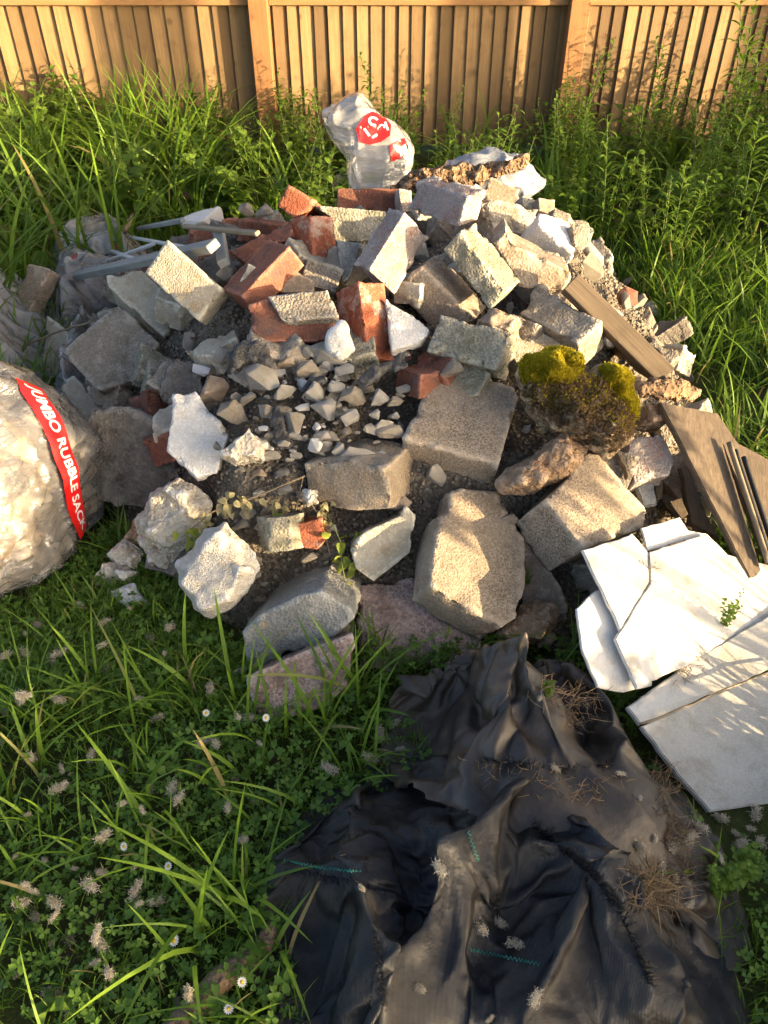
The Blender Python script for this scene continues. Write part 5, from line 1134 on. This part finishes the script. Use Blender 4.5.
# ------------------------------------------------------------------ small details: twig, fluff, daisies, roots
random.seed(33)
def ray_hit_scene(u, v):
    d = Vector(ray(u, v)).normalized()
    ok, loc, nor, i, ob, _m = S.ray_cast(DG, Vector(CAMP), d)
    return np.array(loc) if ok else at_z(u, v, 0)
bpy.context.view_layer.update(); DG = bpy.context.evaluated_depsgraph_get()
tw = [(190, 530), (212, 512), (255, 497), (305, 476)]
P = np.array([ray_hit_scene(u, v) for u, v in tw]); d0 = np.linalg.norm(P - CAMP, axis=1); dd = np.linspace(d0[0], d0[-1], 4) - .05
P = np.array([CAMP + ray(*q) / np.linalg.norm(ray(*q)) * x for q, x in zip(tw, dd)])
twig = link('dry_twig', None, None, 'pale dry twig with withered leaves hanging over the front blocks', 'twig', loc=P[0])
V, F = tube(P - P[0], [.0012, .0018, .002, .0022], 5); link('stem', mesh_np('stem', V, F, M['stick']), twig)
for q2 in ([(303, 478), (296, 510)], [(296, 496), (312, 505), (322, 520), (330, 555)]):
    Q = np.array([CAMP + ray(*q) / np.linalg.norm(ray(*q)) * (dd[-1] + .004 * i) for i, q in enumerate(q2)])
    V, F = tube(Q - P[0], .0014, 5); link('side_stem', mesh_np('side_stem', V, F, M['stick']), twig)
def leaf_cluster(u, v, n, size, mat, dist):
    acc = ([], [], []); c = CAMP + ray(u, v) / np.linalg.norm(ray(u, v)) * dist - P[0]
    for _ in range(n):
        p = c + rng.normal(0, size * .45, 3); d = rng.normal(0, 1, 3) + np.array([0, -.3, -.5])
        leaf_geo(p, d, rng.normal(0, .6, 3) + np.array([0, -.6, 1.]), size * random.uniform(.6, 1.3), size * .7, random.uniform(0, .8), .5, ovate, 4, random.random(), acc)
    if n < 5:
        k = len(acc[0]) // n; kf = len(acc[1]) // n
        for j in range(n): link('leaf', mesh_np('leaf', acc[0][j * k:(j + 1) * k], [tuple(q - j * k for q in f) for f in acc[1][j * kf:(j + 1) * kf]], M[mat], acc[2][j * k:(j + 1) * k]), twig)
    else: link('leaf_cluster', mesh_np('leaf_cluster', acc[0], acc[1], M[mat], acc[2]), twig, kind='stuff')
for u, v, n, sz, mt in ((190, 533, 9, .022, 'freshleaf'), (205, 520, 8, .02, 'dryleaf'), (228, 503, 12, .022, 'dryleaf'), (245, 503, 10, .02, 'dryleaf'), (278, 506, 9, .02, 'dryleaf'), (276, 520, 7, .016, 'freshleaf'), (294, 528, 9, .016, 'dryleaf'), (281, 540, 7, .014, 'dryleaf'), (267, 549, 5, .012, 'dryleaf'),
                         (325, 508, 8, .018, 'dryleaf'), (330, 525, 6, .018, 'dryleaf')):
    leaf_cluster(u, v, n, sz, mt, dd[-1] if u > 260 else np.interp(u, [190, 305], [dd[0], dd[-1]]))
sp = link('leafy_sprig', None, None, 'yellow-green leafy sprig hanging in front of the blue-grey block', 'sprig', loc=P[0])
_keep = twig; twig = sp
for u, v, n, sz, mt in ((342, 538, 4, .026, 'freshleaf'), (352, 542, 4, .026, 'freshleaf'), (332, 560, 3, .024, 'freshleaf'), (351, 562, 3, .028, 'freshleaf'), (350, 580, 3, .026, 'freshleaf'), (343, 588, 3, .024, 'freshleaf')): leaf_cluster(u, v, n, sz, mt, dd[-1] - .02)
V, F = tube([CAMP + ray(u, v) / np.linalg.norm(ray(u, v)) * (dd[-1] - .02) - P[0] for u, v in ((328, 515), (340, 540), (342, 565), (348, 595))], .0012, 5); link('stem', mesh_np('stem', V, F, M['stem'], np.full(len(V), .5)), sp); twig = _keep
# tufts of seed fluff
def fluff_mesh(seed, n=420):
    r2 = np.random.default_rng(seed); Vs, Fs, T = [], [], []
    for k in range(n):
        t_ = r2.uniform(-.28, .28); p = np.array([t_, r2.normal(0, .05), r2.normal(0, .05) + .1]); d = r2.normal(0, 1, 3); d /= np.linalg.norm(d); L_ = r2.uniform(.1, .26); p = p + r2.normal(0, .09, 3)
        s_ = np.cross(d, r2.normal(0, 1, 3)); s_ /= np.linalg.norm(s_); m_ = len(Vs); Vs += [p - s_ * .016, p + s_ * .016, p + d * L_]; Fs.append((m_, m_ + 1, m_ + 2)); T += [r2.random()] * 3
    return mesh_np('fluff_tuft', Vs, np.array(Fs), M['fluff'], T, False)
FL = [fluff_mesh(i) for i in range(5)]
FPX_ = [(70, 940), (36, 918), (22, 905), (55, 905), (92, 757), (150, 640), (40, 640), (60, 655), (25, 655), (120, 655), (140, 700), (20, 700), (180, 615), (130, 610), (105, 625), (230, 760), (200, 770), (75, 870), (45, 862), (150, 790), (180, 800), (215, 745), (260, 760), (140, 905), (60, 790), (165, 655), (245, 840), (235, 780), (95, 690), (30, 760), (210, 690), (170, 560), (225, 620), (170, 630), (380, 735), (400, 750), (370, 760), (330, 770), (395, 725), (260, 745), (250, 720),
        (480, 930), (500, 925), (515, 945), (535, 1000), (490, 1020), (420, 990), (555, 770), (540, 700), (548, 690), (620, 775), (640, 850), (655, 840), (670, 850), (690, 840), (700, 830), (720, 820), (735, 835), (750, 830), (740, 845), (720, 860), (660, 870), (675, 880), (640, 800), (440, 870), (362, 890), (705, 885), (690, 905), (755, 815), (760, 845)]
rf_ = random.Random(8)
FPX_ += [(rf_.uniform(0, 270), rf_.uniform(600, 1015)) for _ in range(55)]
for i, (u, v) in enumerate(FPX_):
    p = ray_hit_scene(u, v); o = link('fluff_tuft', FL[i % 5], None, 'tuft of pale seed fluff lying in the grass' if u < 410 and v > 590 else 'tuft of pale seed fluff lying on the fabric', 'fluff', 'seed fluff in the grass' if u < 410 and v > 590 else 'seed fluff on the fabric', loc=p + np.array([0, 0, .004]))
    s_ = random.uniform(.012, .036); o.scale = (s_ * random.uniform(.9, 1.4), s_, s_); o.rotation_euler = (random.uniform(-.4, .4), random.uniform(-.4, .4), random.uniform(0, 6.28))
# daisies
pet = ([], [], [])
for k in range(13):
    a = k * 2 * math.pi / 13; leaf_geo(np.array([0, 0, 0.]), np.array([math.cos(a), math.sin(a), .25]), np.array([0, 0, 1.]), .009, .0045, .1, 0, ovate, 2, .5, pet)
PM = mesh_np('petals', pet[0], pet[1], M['white']); cv, cf = tube([(0, 0, -.001), (0, 0, .002), (0, 0, .0035)], [.0035, .0032, .001], 8); CM = mesh_np('disc', cv, cf, M['yellow'])
for i, (u, v) in enumerate(((267, 722), (207, 717), (175, 945), (176, 943), (243, 985), (230, 1012), (170, 870), (126, 850))):
    p = ray_hit_scene(u, v); o = link('daisy', None, None, 'small white daisy in the front lawn', 'daisy', 'daisies in the lawn', loc=p + np.array([0, 0, .012])); o.rotation_euler = (random.uniform(.1, .7), random.uniform(-.4, .4), 0); o.scale = (.9,) * 3
    link('petals', PM, o); link('disc', CM, o)
# matted roots and dead stems on the fabric at the right and on the slabs
def fibres(name, pix, n, ln, mat, label, flat=.35, rad=.0007, parent=None):
    Vs, Fs, T = [], [], []
    pts = [ray_hit_scene(u, v) for u, v in pix]
    for k in range(n):
        s = random.random() * (len(pts) - 1); i = int(s); p = pts[i] + (pts[i + 1] - pts[i]) * (s - i) + rng.normal(0, .014, 3) * np.array([1, 1, .4]); p[2] += .004
        d = rng.normal(0, 1, 3) * np.array([1, 1, flat]); d /= np.linalg.norm(d); L_ = ln * random.uniform(.4, 1.3); b = rng.normal(0, .3, 3) * L_ * np.array([1, 1, .4])
        V, F = tube([p, p + d * L_ * .5 + b * .5, p + d * L_ + b * .1], [rad, rad, rad * .5], 3, False); m_ = len(Vs); Vs += list(V); Fs += [tuple(q + m_ for q in f) for f in F]; T += [random.random()] * len(V)
    return link(name, mesh_np(name, Vs, Fs, M[mat], T), parent, label, kind='stuff')
fibres('root_fibres', [(655, 770), (662, 800), (668, 840), (665, 880), (640, 890), (655, 900), (690, 860)], 620, .04, 'dead', 'brown matted root fibres on the fabric at the right')
fibres('dead_stems', [(540, 690), (560, 700), (590, 695), (560, 715), (575, 725)], 160, .035, 'dead', 'dry stems and leaf litter in the hollow of the brown fabric')
fibres('dry_litter', [(640, 560), (643, 570), (648, 580)], 26, .02, 'dead', 'curled dry leaf bits on the white slabs')
fibres('dry_straw', [(480, 770), (520, 775), (560, 785), (590, 800), (620, 780)], 130, .022, 'dead', 'straw and fluff along the ridge of the black fabric')
fibres('slab_litter', [(676, 676), (684, 672), (700, 655)], 60, .014, 'dead', 'dry plant litter in the joint between the slabs')
# seedlings
for i, (u, v, sc, kd, lb) in enumerate(((445, 660, .12, 'shrub', 'tiny seedling on the mossy pink block'), (725, 625, .16, 'shrub', 'small bright sprout beside the white slab'), (632, 728, .14, 'shrub', 'small sprout at the edge of the brown fabric'), (545, 695, .12, 'nettle', 'small sprout in the hollow of the brown fabric'), (730, 880, .2, 'nettle', 'strawberry-like seedling right of the fabric'), (715, 890, .16, 'nettle', 'lower seedling right of the fabric'), (50, 1005, .25, 'dock', 'three-leaved clover plant at the bottom left'))):
    p = ray_hit_scene(u, v); plant(kd, i, p[0], p[1], sc, random.uniform(0, 6.28), lb, None, 'seedling', p[2], 'seedling')
p = ray_hit_scene(526, 585); n = 3
blades('grass_sprout', np.full(n, p[0]) + rng.normal(0, .004, n), np.full(n, p[1]), np.full(n, p[2]), np.array([.07, .06, .05]), np.full(n, .005), .5, 'grass', parent=None, kind=None); o = bpy.data.objects['grass_sprout']; tag(o, 'single bright grass sprout between the gritty blocks', 'grass')
A = [at_z(u, v, .02) for u, v in ((165, 1040), (205, 1000), (240, 965), (275, 930))]
tube_thing('fallen_branch', A, [.018, .02, .018, .012], M['bark'], 9, jitter=.008, label='half-buried brown branch in the grass at the bottom left', cat='branch')
A = [at_z(u, v, .12) for u, v in ((690, 188), (712, 193), (740, 200))]
tube_thing('stick', A, .004, M['stick'], 5, jitter=.006, label='bare pale stick lying in the weeds at the right', cat='stick')
